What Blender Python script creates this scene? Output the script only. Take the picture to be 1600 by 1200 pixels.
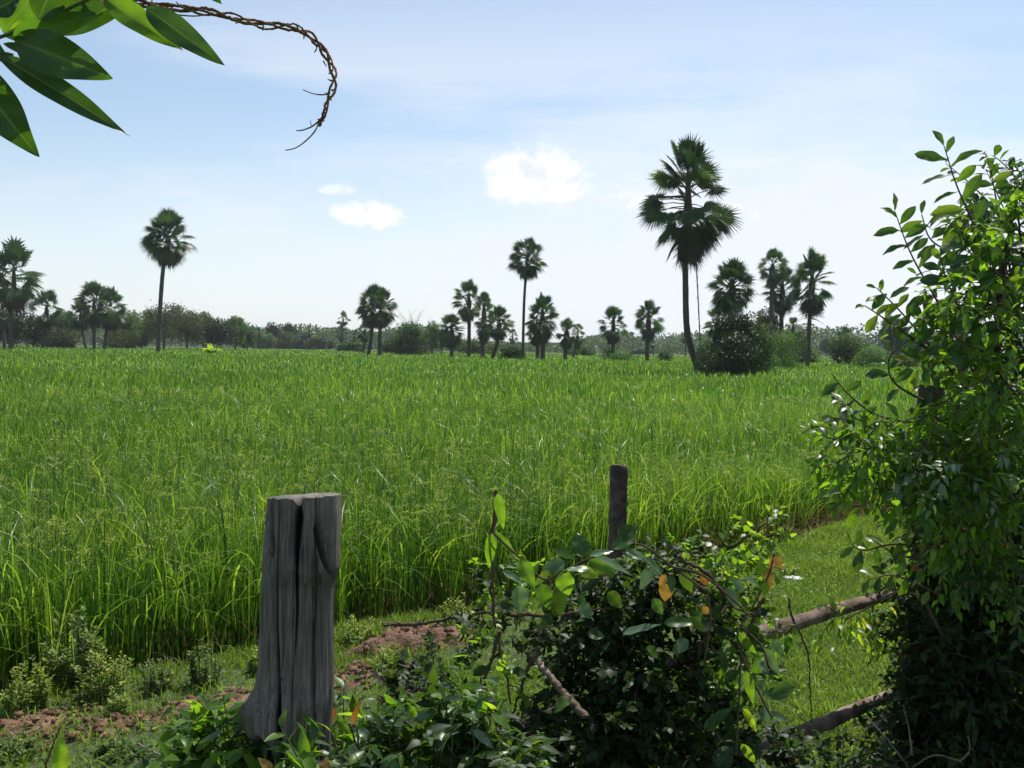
HAZE = 0.0002
import bpy, math, random
import numpy as np
from mathutils import Vector

# ------------------------------------------------------------------ camera
SC = bpy.context.scene
for o in list(bpy.data.objects):
    bpy.data.objects.remove(o)
R = math.radians
FPX = 1555.0                       # focal length in photo pixels (1600 wide)
PITCH, ROLL = math.atan(57 / FPX), R(0.86)
CAM = np.array([0.0, 0.0, 1.6])
fwd = np.array([0, math.cos(PITCH), -math.sin(PITCH)])
rgt0 = np.array([1.0, 0, 0]); up0 = np.cross(rgt0, fwd)
rgt = rgt0 * math.cos(ROLL) + up0 * math.sin(ROLL)
upv = np.cross(rgt, fwd)
cam = bpy.data.cameras.new('camera'); cam_o = bpy.data.objects.new('camera', cam)
SC.collection.objects.link(cam_o)
from mathutils import Matrix
cam_o.matrix_world = Matrix(((rgt[0], upv[0], -fwd[0], CAM[0]), (rgt[1], upv[1], -fwd[1], CAM[1]),
                             (rgt[2], upv[2], -fwd[2], CAM[2]), (0, 0, 0, 1)))
cam.sensor_width = 36; cam.lens = 36 * FPX / 1600
cam.clip_start = 0.05; cam.clip_end = 6000
SC.camera = cam_o

def at(px, py, Y):
    """world point that stands at depth Y along the photograph's pixel (px, py)"""
    d = fwd + rgt * (px - 800) / FPX - upv * (py - 600) / FPX
    return CAM + d * (Y / d[1])
def m_per_px(Y): return Y / FPX
def on_plane(px, py, z):
    d = fwd + rgt * (px - 800) / FPX - upv * (py - 600) / FPX
    return CAM + d * ((z - CAM[2]) / d[2])

# ------------------------------------------------------------------ light
SUN_EL, SUN_AZ = R(60), R(32)      # azimuth from +Y towards +X
sd = Vector((math.sin(SUN_AZ) * math.cos(SUN_EL), math.cos(SUN_AZ) * math.cos(SUN_EL), math.sin(SUN_EL)))
sun = bpy.data.lights.new('sun', 'SUN'); sun.energy = 4.6; sun.angle = R(0.55); sun.color = (1.0, 0.955, 0.88)
sun_o = bpy.data.objects.new('sun', sun); SC.collection.objects.link(sun_o)
sun_o.rotation_euler = sd.to_track_quat('Z', 'Y').to_euler(); sun_o.location = (0, 0, 60)
SC.view_settings.view_transform = 'Standard'; SC.view_settings.look = 'None'
SC.view_settings.exposure = EXPOSURE = 0.42; SC.view_settings.gamma = 1.0

W = bpy.data.worlds.new('World'); SC.world = W; W.use_nodes = True
nt = W.node_tree; N = nt.nodes; L = nt.links
for n in list(N): N.remove(n)
out = N.new('ShaderNodeOutputWorld'); bg = N.new('ShaderNodeBackground')
sky = N.new('ShaderNodeTexSky'); sky.sky_type = 'NISHITA'; sky.sun_disc = False
sky.sun_elevation = SUN_EL; sky.sun_rotation = SUN_AZ
sky.air_density = 1.0; sky.dust_density = 0.6; sky.ozone_density = 1.5
def mth(op, a, b=None, c=None, clamp=False):
    n = N.new('ShaderNodeMath'); n.operation = op; n.use_clamp = clamp
    for i, v in enumerate((a, b, c)):
        if v is None: continue
        if isinstance(v, (int, float)): n.inputs[i].default_value = v
        else: L.new(v, n.inputs[i])
    return n.outputs[0]
def ramp01(v, lo, hi):
    n = N.new('ShaderNodeMapRange'); n.interpolation_type = 'SMOOTHSTEP'
    L.new(v, n.inputs[0]); n.inputs[1].default_value = lo; n.inputs[2].default_value = hi
    return n.outputs[0]
tc = N.new('ShaderNodeTexCoord'); sp = N.new('ShaderNodeSeparateXYZ'); L.new(tc.outputs['Generated'], sp.inputs[0])
sx, sy, sz = sp.outputs
yy = mth('MAXIMUM', sy, 0.02)
u = mth('DIVIDE', sx, yy); v = mth('DIVIDE', sz, yy)       # direction of the sky ahead
front = ramp01(sy, 0.02, 0.3)
cb = N.new('ShaderNodeCombineXYZ'); L.new(u, cb.inputs[0]); L.new(v, cb.inputs[1])
def noise(scale, detail, rough, vec=None, sc=(1, 1, 1), loc=(0, 0, 0), rot=0.0, dist=0.0):
    mp = N.new('ShaderNodeMapping'); mp.inputs['Scale'].default_value = sc; mp.inputs['Location'].default_value = loc
    mp.inputs['Rotation'].default_value = (0, 0, rot)
    L.new(vec if vec is not None else cb.outputs[0], mp.inputs[0])
    n = N.new('ShaderNodeTexNoise'); n.inputs['Scale'].default_value = scale
    n.inputs['Detail'].default_value = detail; n.inputs['Roughness'].default_value = rough
    n.inputs['Distortion'].default_value = dist
    L.new(mp.outputs[0], n.inputs[0]); return n.outputs['Fac']
# thin high cloud: long streaks rising a little to the right, thicker towards the horizon
st = noise(2.6, 9, 0.62, sc=(0.55, 2.6, 1), rot=-0.22, loc=(3.1, 0.4, 0), dist=0.25)
st2 = noise(1.3, 6, 0.55, sc=(0.8, 1.6, 1), loc=(7.7, 2.1, 0))
stm = mth('ADD', mth('MULTIPLY', st, 0.6), mth('MULTIPLY', st2, 0.4))
veil_r = mth('MULTIPLY', ramp01(stm, 0.44, 0.60), ramp01(v, 0.42, 0.20))
# a broad bright bank low on the right
du = mth('DIVIDE', mth('SUBTRACT', u, 0.40), 0.32); dv = mth('DIVIDE', mth('SUBTRACT', v, 0.145), 0.075)
dvt = mth('SUBTRACT', dv, mth('MULTIPLY', du, 0.30))
bank = mth('SUBTRACT', 1.0, mth('ADD', mth('MULTIPLY', du, du), mth('MULTIPLY', dvt, dvt)))
bank = ramp01(mth('ADD', bank, mth('MULTIPLY', mth('SUBTRACT', st, 0.5), 2.6)), -0.1, 0.9)
low = ramp01(v, 0.25, 0.015)                     # the veil closes towards the horizon
veil = mth('ADD', mth('MULTIPLY', veil_r, 0.62), mth('MULTIPLY_ADD', low, 0.66, 0.12))
veil = mth('ADD', veil, mth('MULTIPLY', bank, 0.45), clamp=True)
veil = mth('MULTIPLY', veil, 0.92)
# cumulus clouds: ragged ellipses in direction space
puff = noise(26, 9, 0.62, loc=(1.3, 5.2, 0), dist=.3); puff2 = noise(85, 6, 0.65)
def cumulus(px, py, wpx, hpx, k=1.0, skew=0.0):
    d = fwd + rgt * (px - 800) / FPX - upv * (py - 600) / FPX
    cu, cv = d[0] / d[1], d[2] / d[1]
    a = mth('DIVIDE', mth('SUBTRACT', u, cu), wpx / FPX); b = mth('DIVIDE', mth('SUBTRACT', v, cv), hpx / FPX)
    if skew: b = mth('ADD', b, mth('MULTIPLY', a, skew))
    bb = mth('MAXIMUM', mth('MULTIPLY', b, -1.7), b)    # flatter underneath
    r = mth('SUBTRACT', 1.0, mth('SQRT', mth('ADD', mth('MULTIPLY', a, a), mth('MULTIPLY', bb, bb))))
    r = mth('ADD', r, mth('MULTIPLY', mth('SUBTRACT', puff, 0.5), 1.3))
    r = mth('ADD', r, mth('MULTIPLY', mth('SUBTRACT', puff2, 0.5), 0.8))
    return mth('MULTIPLY', ramp01(r, 0.0, 0.46), k)
cl = [cumulus(836, 286, 102, 66, 1.0), cumulus(800, 300, 55, 26, 0.8), cumulus(576, 340, 64, 32, 0.85, 0.25),
      cumulus(527, 298, 36, 13, 0.55), cumulus(975, 318, 50, 20, 0.55, -0.2), cumulus(1130, 335, 60, 20, .5)]
cum = cl[0]
for c in cl[1:]: cum = mth('MAXIMUM', cum, c)
cum = mth('MULTIPLY', cum, front)
def mixc(f, a, b):
    n = N.new('ShaderNodeMix'); n.data_type = 'RGBA'
    for i, s in ((0, f), (6, a), (7, b)):
        if isinstance(s, (tuple, float)): n.inputs[i].default_value = s
        else: L.new(s, n.inputs[i])
    return n.outputs[2]
SKY_K = 0.108
skc = N.new('ShaderNodeVectorMath'); skc.operation = 'SCALE'; L.new(sky.outputs[0], skc.inputs[0]); skc.inputs['Scale'].default_value = SKY_K
tint = N.new('ShaderNodeVectorMath'); tint.operation = 'MULTIPLY'; L.new(skc.outputs[0], tint.inputs[0]); tint.inputs[1].default_value = (1.0, 1.01, 0.98)
c1 = mixc(veil, tint.outputs[0], (0.675, 0.715, 0.765, 1))
shade = ramp01(noise(30, 6, .6, loc=(0.01, .012, 0)), 0.46, 0.62)
cc = mixc(shade, (0.82, 0.82, 0.81, 1), (0.66, 0.69, 0.73, 1))
c2 = mixc(cum, c1, cc)
L.new(c2, bg.inputs[0]); bg.inputs[1].default_value = 1.0
L.new(bg.outputs[0], out.inputs[0])

SC.cycles.max_bounces = 8; SC.cycles.diffuse_bounces = 3; SC.cycles.glossy_bounces = 2
SC.cycles.transmission_bounces = 5; SC.cycles.transparent_max_bounces = 8; SC.cycles.volume_bounces = 0
SC.cycles.use_denoising = True
SC.cycles.sample_clamp_indirect = 6
# ------------------------------------------------------------------ materials
def lin(c):
    return tuple(((x / 255) / 12.92 if x / 255 <= .04045 else ((x / 255 + .055) / 1.055) ** 2.4) for x in c) + (1.0,)
def new_mat(name):
    m = bpy.data.materials.new(name); m.use_nodes = True
    t = m.node_tree
    for n in list(t.nodes): t.nodes.remove(n)
    return m, t
def ramp_node(t, stops):
    r = t.nodes.new('ShaderNodeValToRGB'); e = r.color_ramp.elements
    while len(e) < len(stops): e.new(0.5)
    for el, (p, c) in zip(e, stops): el.position = p; el.color = tuple(c) + ((1.0,) if len(c) == 3 else ())
    return r
def leaf_mat(name, stops, transl=0.4, tcol=(1.25, 1.25, 0.45), rough=0.42, spec=0.35, veins=0.0, back=None):
    """leaf: colour from the per-leaf value 'rnd', some of the light passes through"""
    m, t = new_mat(name); n = t.nodes; l = t.links
    a = n.new('ShaderNodeAttribute'); a.attribute_name = 'lf'          # x across, y along, z random
    s = n.new('ShaderNodeSeparateXYZ'); l.new(a.outputs['Vector'], s.inputs[0])
    r = ramp_node(t, stops); l.new(s.outputs[2], r.inputs[0])
    col = r.outputs[0]
    if veins:
        # blemishes: mottled tone and a few brown spots
        tcn = n.new('ShaderNodeTexCoord'); nz_ = n.new('ShaderNodeTexNoise'); nz_.inputs['Scale'].default_value = 38; nz_.inputs['Detail'].default_value = 5; l.new(tcn.outputs['Object'], nz_.inputs[0])
        rz = ramp_node(t, [(.30, (.72, .72, .72)), (.62, (1.12, 1.12, 1.12))]); l.new(nz_.outputs['Fac'], rz.inputs[0])
        mz = n.new('ShaderNodeMix'); mz.data_type = 'RGBA'; mz.blend_type = 'MULTIPLY'; mz.inputs[0].default_value = 1; l.new(col, mz.inputs[6]); l.new(rz.outputs[0], mz.inputs[7])
        nq = n.new('ShaderNodeTexNoise'); nq.inputs['Scale'].default_value = 95; nq.inputs['Detail'].default_value = 2; l.new(tcn.outputs['Object'], nq.inputs[0])
        mq = n.new('ShaderNodeMapRange'); l.new(nq.outputs['Fac'], mq.inputs[0]); mq.inputs[1].default_value = .68; mq.inputs[2].default_value = .73; mq.inputs[4].default_value = .8
        mb_ = n.new('ShaderNodeMix'); mb_.data_type = 'RGBA'; l.new(mq.outputs[0], mb_.inputs[0]); l.new(mz.outputs[2], mb_.inputs[6]); mb_.inputs[7].default_value = (.10, .06, .02, 1)
        col = mb_.outputs[2]
        # midrib and slanted side veins
        ab = n.new('ShaderNodeMath'); ab.operation = 'ABSOLUTE'; l.new(s.outputs[0], ab.inputs[0])
        mr = n.new('ShaderNodeMapRange'); l.new(ab.outputs[0], mr.inputs[0]); mr.inputs[1].default_value = 0.10; mr.inputs[2].default_value = 0.03
        sl = n.new('ShaderNodeMath'); sl.operation = 'MULTIPLY_ADD'; l.new(ab.outputs[0], sl.inputs[0]); sl.inputs[1].default_value = -0.35; l.new(s.outputs[1], sl.inputs[2])
        fr = n.new('ShaderNodeMath'); fr.operation = 'MULTIPLY'; l.new(sl.outputs[0], fr.inputs[0]); fr.inputs[1].default_value = 70.0
        sn = n.new('ShaderNodeMath'); sn.operation = 'SINE'; l.new(fr.outputs[0], sn.inputs[0])
        m2 = n.new('ShaderNodeMapRange'); l.new(sn.outputs[0], m2.inputs[0]); m2.inputs[1].default_value = 0.86; m2.inputs[2].default_value = 1.0; m2.inputs[4].default_value = 0.45
        mx = n.new('ShaderNodeMath'); mx.operation = 'MAXIMUM'; l.new(mr.outputs[0], mx.inputs[0]); l.new(m2.outputs[0], mx.inputs[1])
        mm = n.new('ShaderNodeMath'); mm.operation = 'MULTIPLY'; l.new(mx.outputs[0], mm.inputs[0]); mm.inputs[1].default_value = veins
        mc = n.new('ShaderNodeMix'); mc.data_type = 'RGBA'; l.new(mm.outputs[0], mc.inputs[0]); l.new(col, mc.inputs[6]); mc.inputs[7].default_value = (0.16, 0.22, 0.06, 1)
        col = mc.outputs[2]
    p = n.new('ShaderNodeBsdfPrincipled'); l.new(col, p.inputs['Base Color'])
    p.inputs['Roughness'].default_value = rough; p.inputs['Specular IOR Level'].default_value = spec
    tr = n.new('ShaderNodeBsdfTranslucent')
    vm = n.new('ShaderNodeVectorMath'); vm.operation = 'MULTIPLY'; l.new(col, vm.inputs[0]); vm.inputs[1].default_value = tuple(x * 2.0 for x in tcol)
    l.new(vm.outputs[0], tr.inputs[0])
    mx = n.new('ShaderNodeMixShader'); mx.inputs[0].default_value = transl
    l.new(p.outputs[0], mx.inputs[1]); l.new(tr.outputs[0], mx.inputs[2])
    o = n.new('ShaderNodeOutputMaterial'); l.new(mx.outputs[0], o.inputs[0])
    return m
def rough_mat(name, stops, scale=6, stretch=(1, 1, 1), detail=8, rough=0.9, bump=0.4, bscale=None, dist=0.01, spec=0.2, stops2=None, scale2=1.0):
    m, t = new_mat(name); n = t.nodes; l = t.links
    tc = n.new('ShaderNodeTexCoord'); mp = n.new('ShaderNodeMapping'); mp.inputs['Scale'].default_value = stretch
    l.new(tc.outputs['Object'], mp.inputs[0])
    ns = n.new('ShaderNodeTexNoise'); ns.inputs['Scale'].default_value = scale; ns.inputs['Detail'].default_value = detail
    ns.inputs['Roughness'].default_value = 0.65; l.new(mp.outputs[0], ns.inputs[0])
    r = ramp_node(t, stops); l.new(ns.outputs['Fac'], r.inputs[0]); col = r.outputs[0]
    if stops2:
        n2 = n.new('ShaderNodeTexNoise'); n2.inputs['Scale'].default_value = scale2; n2.inputs['Detail'].default_value = 5; l.new(tc.outputs['Object'], n2.inputs[0])
        r2 = ramp_node(t, stops2); l.new(n2.outputs['Fac'], r2.inputs[0])
        mc = n.new('ShaderNodeMix'); mc.data_type = 'RGBA'; mc.blend_type = 'MULTIPLY'; mc.inputs[0].default_value = 1
        l.new(col, mc.inputs[6]); l.new(r2.outputs[0], mc.inputs[7]); col = mc.outputs[2]
    p = n.new('ShaderNodeBsdfPrincipled'); l.new(col, p.inputs['Base Color'])
    p.inputs['Roughness'].default_value = rough; p.inputs['Specular IOR Level'].default_value = spec
    b = n.new('ShaderNodeBump'); b.inputs['Strength'].default_value = bump; b.inputs['Distance'].default_value = dist
    nb = n.new('ShaderNodeTexNoise'); nb.inputs['Scale'].default_value = bscale or scale * 2.5; nb.inputs['Detail'].default_value = 8
    l.new(mp.outputs[0], nb.inputs[0]); l.new(nb.outputs['Fac'], b.inputs['Height']); l.new(b.outputs[0], p.inputs['Normal'])
    o = n.new('ShaderNodeOutputMaterial'); l.new(p.outputs[0], o.inputs[0])
    return m
M = {}
M['rice'] = leaf_mat('rice_leaf', [(0, (.018, .048, .010)), (.35, (.045, .105, .013)), (.75, (.11, .20, .024)), (1, (.25, .32, .05))], .45, (1.15, 1.2, .5), .38, .45)
M['panicle'] = leaf_mat('rice_ear', [(0, (.19, .27, .05)), (1, (.36, .40, .12))], .35, (1.1, 1.1, .6), .6, .3)
M['dry'] = leaf_mat('dry_straw', [(0, (.07, .05, .02)), (1, (.24, .19, .09))], .25, (1, .9, .6), .7, .2)
M['grass'] = leaf_mat('grass_blade', [(0, (.05, .095, .014)), (.6, (.145, .215, .034)), (.84, (.21, .26, .07)), (.92, (.20, .18, .08)), (1, (.27, .23, .12))], .42, (1.1, 1.15, .5), .5, .3)
M['palm'] = leaf_mat('palm_frond', [(0, (.016, .040, .012)), (.6, (.034, .078, .020)), (.9, (.06, .11, .026)), (1, (.10, .10, .04))], .2, (1, 1.2, .5), .45, .35)
M['palm_dead'] = leaf_mat('palm_dry_frond', [(0, (.035, .028, .02)), (1, (.10, .075, .045))], .1, (1, .9, .6), .8, .1)
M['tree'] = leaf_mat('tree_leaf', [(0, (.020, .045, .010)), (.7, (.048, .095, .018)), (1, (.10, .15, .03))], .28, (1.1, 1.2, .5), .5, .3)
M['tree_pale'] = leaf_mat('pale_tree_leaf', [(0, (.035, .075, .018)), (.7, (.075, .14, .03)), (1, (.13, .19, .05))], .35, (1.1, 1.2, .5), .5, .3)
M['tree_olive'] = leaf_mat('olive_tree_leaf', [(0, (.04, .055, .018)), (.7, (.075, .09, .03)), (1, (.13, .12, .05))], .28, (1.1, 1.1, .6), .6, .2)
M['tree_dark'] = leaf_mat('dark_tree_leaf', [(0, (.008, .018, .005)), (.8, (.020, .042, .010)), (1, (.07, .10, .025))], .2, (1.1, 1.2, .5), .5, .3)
M['leaf'] = leaf_mat('broad_leaf', [(0, (.016, .046, .012)), (.55, (.035, .09, .018)), (.85, (.08, .155, .02)), (1, (.14, .21, .03))], .38, (1.4, 1.35, .30), .36, .42, veins=.30)
M['leaf_bright'] = leaf_mat('bright_leaf', [(0, (.05, .12, .02)), (.8, (.12, .22, .025)), (1, (.24, .30, .04))], .58, (1.25, 1.2, .35), .38, .4, veins=.3)  # bright leaf colour, on the creeper also standing in for sunlight
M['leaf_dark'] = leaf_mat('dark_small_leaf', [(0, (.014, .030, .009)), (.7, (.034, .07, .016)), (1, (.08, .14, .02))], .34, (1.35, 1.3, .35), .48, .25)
M['leaf_orange'] = leaf_mat('orange_leaf', [(0, (.17, .13, .03)), (.6, (.24, .125, .035)), (1, (.24, .075, .03))], .38, (1.1, .95, .5), .45, .4, veins=.3)
M['leaf_shine'] = leaf_mat('grey_green_leaf', [(0, (.07, .13, .06)), (1, (.13, .20, .10))], .3, (1.1, 1.2, .5), .30, .6, veins=.5)
M['weed'] = leaf_mat('weed_leaf', [(0, (.06, .13, .02)), (.6, (.16, .24, .04)), (1, (.32, .30, .08))], .42, (1.15, 1.1, .5), .5, .3)
M['weed_dark'] = leaf_mat('dark_weed_leaf', [(0, (.04, .08, .018)), (.7, (.09, .15, .03)), (1, (.18, .22, .06))], .35, (1.1, 1.1, .5), .5, .3)
M['trunk'] = rough_mat('palm_bark', [(.3, (.035, .030, .028)), (.6, (.085, .075, .068)), (.8, (.13, .12, .11))], 5, (1, 1, 3), bump=.6, dist=.05)
M['bark'] = rough_mat('tree_bark', [(.3, (.04, .03, .022)), (.7, (.10, .08, .06))], 8, (1, 1, .4), bump=.5)
M['twig'] = rough_mat('twig_bark', [(.3, (.05, .035, .022)), (.7, (.14, .095, .06))], 60, (1, 1, 1), bump=.4, dist=.002)
M['twig_green'] = rough_mat('green_stem', [(.3, (.05, .08, .02)), (.7, (.10, .12, .04))], 60, bump=.2, dist=.001, rough=.6)
M['vine'] = rough_mat('dry_vine_bark', [(.32, (.05, .028, .018)), (.5, (.17, .09, .035)), (.72, (.36, .22, .09))], 45, (1, 1, 1), bump=.6, dist=.002)
M['rail'] = rough_mat('weathered_pole', [(.3, (.09, .065, .05)), (.55, (.25, .19, .15)), (.75, (.40, .32, .26))], 12, (1, 1, 1), bump=.9, dist=.006, bscale=55, stops2=[(.40, (.55, .5, .48)), (.6, (1.1, 1.1, 1.1))], scale2=5)
M['soil'] = rough_mat('red_soil', [(.3, (.075, .040, .025)), (.5, (.17, .098, .062)), (.75, (.29, .185, .125))], 14, bump=.9, dist=.015, bscale=60)
M['litter'] = rough_mat('white_plastic', [(.3, (.55, .55, .55)), (.7, (.8, .8, .8))], 20, bump=.3, rough=.35)

# ------------------------------------------------------------------ mesh tools
COL = SC.collection
class MB:
    """collects vertices, faces and the per-vertex 'lf' attribute of ONE mesh"""
    def __init__(s): s.V = []; s.F = []; s.A = []; s.MI = []; s.n = 0
    def add(s, V, F, A=None, mi=0):
        V = np.asarray(V, float).reshape(-1, 3); F = np.asarray(F, int)
        if A is None: A = np.zeros_like(V)
        s.V.append(V); s.A.append(np.asarray(A, float).reshape(-1, 3)); s.F.append(F + s.n); s.MI.append(np.full(len(F), mi)); s.n += len(V)
        return s
    def build(s, name, mats, parent=None, loc=None, smooth=False):
        me = bpy.data.meshes.new(name)
        V = np.concatenate(s.V); A = np.concatenate(s.A)
        if loc is not None: V = V - np.asarray(loc, float)
        me.vertices.add(len(V)); me.vertices.foreach_set('co', V.astype(np.float32).ravel())
        sizes = np.concatenate([np.full(len(f), f.shape[1]) for f in s.F]); idx = np.concatenate([f.ravel() for f in s.F])
        me.loops.add(len(idx)); me.loops.foreach_set('vertex_index', idx.astype(np.int32))
        me.polygons.add(len(sizes)); st = np.concatenate([[0], np.cumsum(sizes)[:-1]])
        me.polygons.foreach_set('loop_start', st.astype(np.int32)); me.polygons.foreach_set('loop_total', sizes.astype(np.int32))
        me.polygons.foreach_set('material_index', np.concatenate(s.MI).astype(np.int32))
        if smooth: me.polygons.foreach_set('use_smooth', np.ones(len(sizes), bool))
        at_ = me.attributes.new('lf', 'FLOAT_VECTOR', 'POINT'); at_.data.foreach_set('vector', A.astype(np.float32).ravel())
        me.update(); me.validate()
        for m in (mats if isinstance(mats, (list, tuple)) else [mats]): me.materials.append(m)
        o = bpy.data.objects.new(name, me); COL.objects.link(o)
        if loc is not None: o.location = tuple(loc)
        if parent is not None:
            o.parent = parent
            o.location = tuple((np.asarray(loc, float) if loc is not None else np.zeros(3)) - np.array(parent.location))
        return o
def empty(name, loc, label, cat, group=None):
    o = bpy.data.objects.new(name, None); COL.objects.link(o); o.location = tuple(loc)
    o.empty_display_size = .2
    o['label'] = label; o['category'] = cat
    if group: o['group'] = group
    return o
def tag(o, label=None, cat=None, group=None, kind=None):
    if label: o['label'] = label
    if cat: o['category'] = cat
    if group: o['group'] = group
    if kind: o['kind'] = kind
    return o
def nrm(v): return v / np.maximum(np.linalg.norm(v, axis=-1, keepdims=True), 1e-9)
def tube(mb, pts, rad, sides=6, mi=0, wob=0.0, rs=None, cap=True):
    P = np.asarray(pts, float); n = len(P); rad = np.broadcast_to(np.asarray(rad, float), (n,))
    T = nrm(np.gradient(P, axis=0))
    ref = np.array([0, 0, 1.0]) if abs(T[0][2]) < .9 else np.array([1.0, 0, 0])
    X = nrm(np.cross(T, ref)); Y = np.cross(T, X)
    a = np.arange(sides) * 2 * math.pi / sides
    rr = rad[:, None] * np.ones((n, sides))
    if wob and rs is not None: rr = rr * (1 + wob * rs.standard_normal((n, sides)))
    V = P[:, None] + X[:, None] * (np.cos(a)[None, :, None] * rr[..., None]) + Y[:, None] * (np.sin(a)[None, :, None] * rr[..., None])
    i = np.arange(n - 1)[:, None] * sides; j = np.arange(sides)[None]; k = (j + 1) % sides
    F = np.stack([i + j, i + k, i + sides + k, i + sides + j], -1).reshape(-1, 4)
    V = V.reshape(-1, 3)
    A = np.zeros_like(V); A[:, 1] = np.repeat(np.linspace(0, 1, n), sides); A[:, 2] = .5
    mb.add(V, F, A, mi)
    if cap:
        for b, c in ((0, P[0]), ((n - 1) * sides, P[-1])):
            Vc = np.concatenate([V[b:b + sides], c[None]]); jj = np.arange(sides)
            mb.add(Vc, np.stack([jj, (jj + 1) % sides, np.full(sides, sides)], -1), np.tile([0, 0, .5], (sides + 1, 1)), mi)
def spline(ctrl, n):
    """smooth polyline through control points (Catmull-Rom)"""
    C = np.asarray(ctrl, float); C = np.concatenate([[2 * C[0] - C[1]], C, [2 * C[-1] - C[-2]]])
    t = np.linspace(0, len(C) - 3 - 1e-6, n); i = t.astype(int); f = (t - i)[:, None]
    p0, p1, p2, p3 = C[i], C[i + 1], C[i + 2], C[i + 3]
    return .5 * ((2 * p1) + (p2 - p0) * f + (2 * p0 - 5 * p1 + 4 * p2 - p3) * f ** 2 + (-p0 + 3 * p1 - 3 * p2 + p3) * f ** 3)
def leaf_template(nv, nu, shape='ovate'):
    v = np.linspace(0, 1, nv); u = np.linspace(-1, 1, nu)
    if shape == 'ovate': w = np.sin(np.pi * v ** .75) ** .8 * (1 - .25 * v)
    elif shape == 'lance': w = np.sin(np.pi * v ** .8) ** 1.1
    elif shape == 'round': w = np.sqrt(np.maximum(1 - (2 * v - 1) ** 2, 0))
    elif shape == 'obovate': w = np.sin(np.pi * v ** 1.35) ** .75
    else: w = np.sin(np.pi * v)
    w = np.maximum(w, .02); w[0] = .03; w[-1] = .02
    U, Vv = np.meshgrid(u, v); Wd = np.repeat(w[:, None], nu, 1)
    i = np.arange(nv - 1)[:, None] * nu; j = np.arange(nu - 1)[None]
    F = np.stack([i + j, i + j + 1, i + nu + j + 1, i + nu + j], -1).reshape(-1, 4)
    return U.ravel(), Vv.ravel(), Wd.ravel(), F
TPL = {}
def leaves(mb, P, D, Nn, Ln, Wn, rnd, rs, tpl=('ovate', 5, 3), fold=.25, curl=.3, wave=0.0, mi=0):
    """n leaves: base P, direction D, normal Nn, length Ln, half-width Wn, colour value rnd"""
    P = np.atleast_2d(P); n = len(P)
    if n == 0: return
    if tpl not in TPL: TPL[tpl] = leaf_template(tpl[1], tpl[2], tpl[0])
    U, V, Wd, F = TPL[tpl]
    D = nrm(np.atleast_2d(D)); S = nrm(np.cross(D, np.atleast_2d(Nn))); Nn = np.cross(S, D)
    Ln = np.broadcast_to(Ln, (n,))[:, None, None]; Wn = np.broadcast_to(Wn, (n,))[:, None, None]
    rnd = np.broadcast_to(rnd, (n,))
    cu = (curl * (rs.random(n) * 1.2 + .2))[:, None, None]
    fo = (fold * (rs.random(n) * 1.2 + .3))[:, None, None]
    ph = rs.random(n)[:, None, None] * 6.28
    u = U[None, :, None]; v = V[None, :, None]; w = Wd[None, :, None]
    zoff = fo * np.abs(u) * w * Wn - cu * v ** 2 * Ln * .6 + (wave * Wn * np.abs(u) * np.sin(v * 14 + ph + u * 1.3) if wave else 0)
    X = P[:, None] + D[:, None] * (v * Ln * (1 - .12 * cu)) + S[:, None] * (u * w * Wn) + Nn[:, None] * zoff
    k = len(U)
    Fa = (F[None] + (np.arange(n) * k)[:, None, None]).reshape(-1, 4)
    A = np.zeros((n, k, 3)); A[..., 0] = U; A[..., 1] = V; A[..., 2] = rnd[:, None]
    mb.add(X.reshape(-1, 3), Fa, A.reshape(-1, 3), mi)
def rdir(rs, n):
    return nrm(rs.standard_normal((n, 3)))
# ------------------------------------------------------------------ terrain
PADDY = -0.35
_e = [on_plane(*p, PADDY + .03) for p in ((0, 1130), (300, 1066), (600, 1000), (900, 935), (1180, 874), (1350, 826))]
EX = np.array([-60, -9] + [p[0] for p in _e] + [7.0, 30, 200]); EY = np.array([-40.0, -.8] + [p[1] for p in _e] + [14.8, 42, 220])
def edge_y(x): return np.interp(x, EX, EY) - .38
def vnoise(x, y, s, seed=0):
    x = np.asarray(x) / s; y = np.asarray(y) / s
    def h(i, j): v_ = np.sin(i * 127.1 + j * 311.7 + seed * 74.7) * 43758.5453; return v_ - np.floor(v_)
    i = np.floor(x); j = np.floor(y); f = x - i; g = y - j; f = f * f * (3 - 2 * f); g = g * g * (3 - 2 * g)
    return (h(i, j) * (1 - f) + h(i + 1, j) * f) * (1 - g) + (h(i, j + 1) * (1 - f) + h(i + 1, j + 1) * f) * g
def ground_z(x, y):
    x = np.asarray(x, float); y = np.asarray(y, float)
    d = (y - edge_y(x)) * .72
    t = np.clip((d + .45) / .6, 0, 1); t = t * t * (3 - 2 * t)
    near = np.exp(-((x ** 2 + y ** 2) / 60 ** 2))
    b = ((vnoise(x, y, .9) - .5) * .07 + (vnoise(x, y, .27, 3) - .5) * .03) * near
    return PADDY * t + b * (1 - .6 * t)
def axis(lim, fine, step):
    a = [0.0]; s = step
    while a[-1] < lim:
        if a[-1] > fine: s *= 1.22
        a.append(a[-1] + s)
    a = np.array(a); return a
ax = axis(2500, 9, .09); ax = np.concatenate([-ax[:0:-1], ax]); ay = axis(2500, 13, .09); ay = np.concatenate([-axis(60, 1, .3)[:0:-1], ay])
GX, GY = np.meshgrid(ax, ay); GZ = ground_z(GX, GY)
nx = len(ax); i = np.arange(len(ay) - 1)[:, None] * nx; j = np.arange(nx - 1)[None]
F = np.stack([i + j, i + j + 1, i + nx + j + 1, i + nx + j], -1).reshape(-1, 4)
mt, t = new_mat('ground_soil_and_turf'); n = t.nodes; l = t.links
tcg = n.new('ShaderNodeTexCoord')
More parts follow.
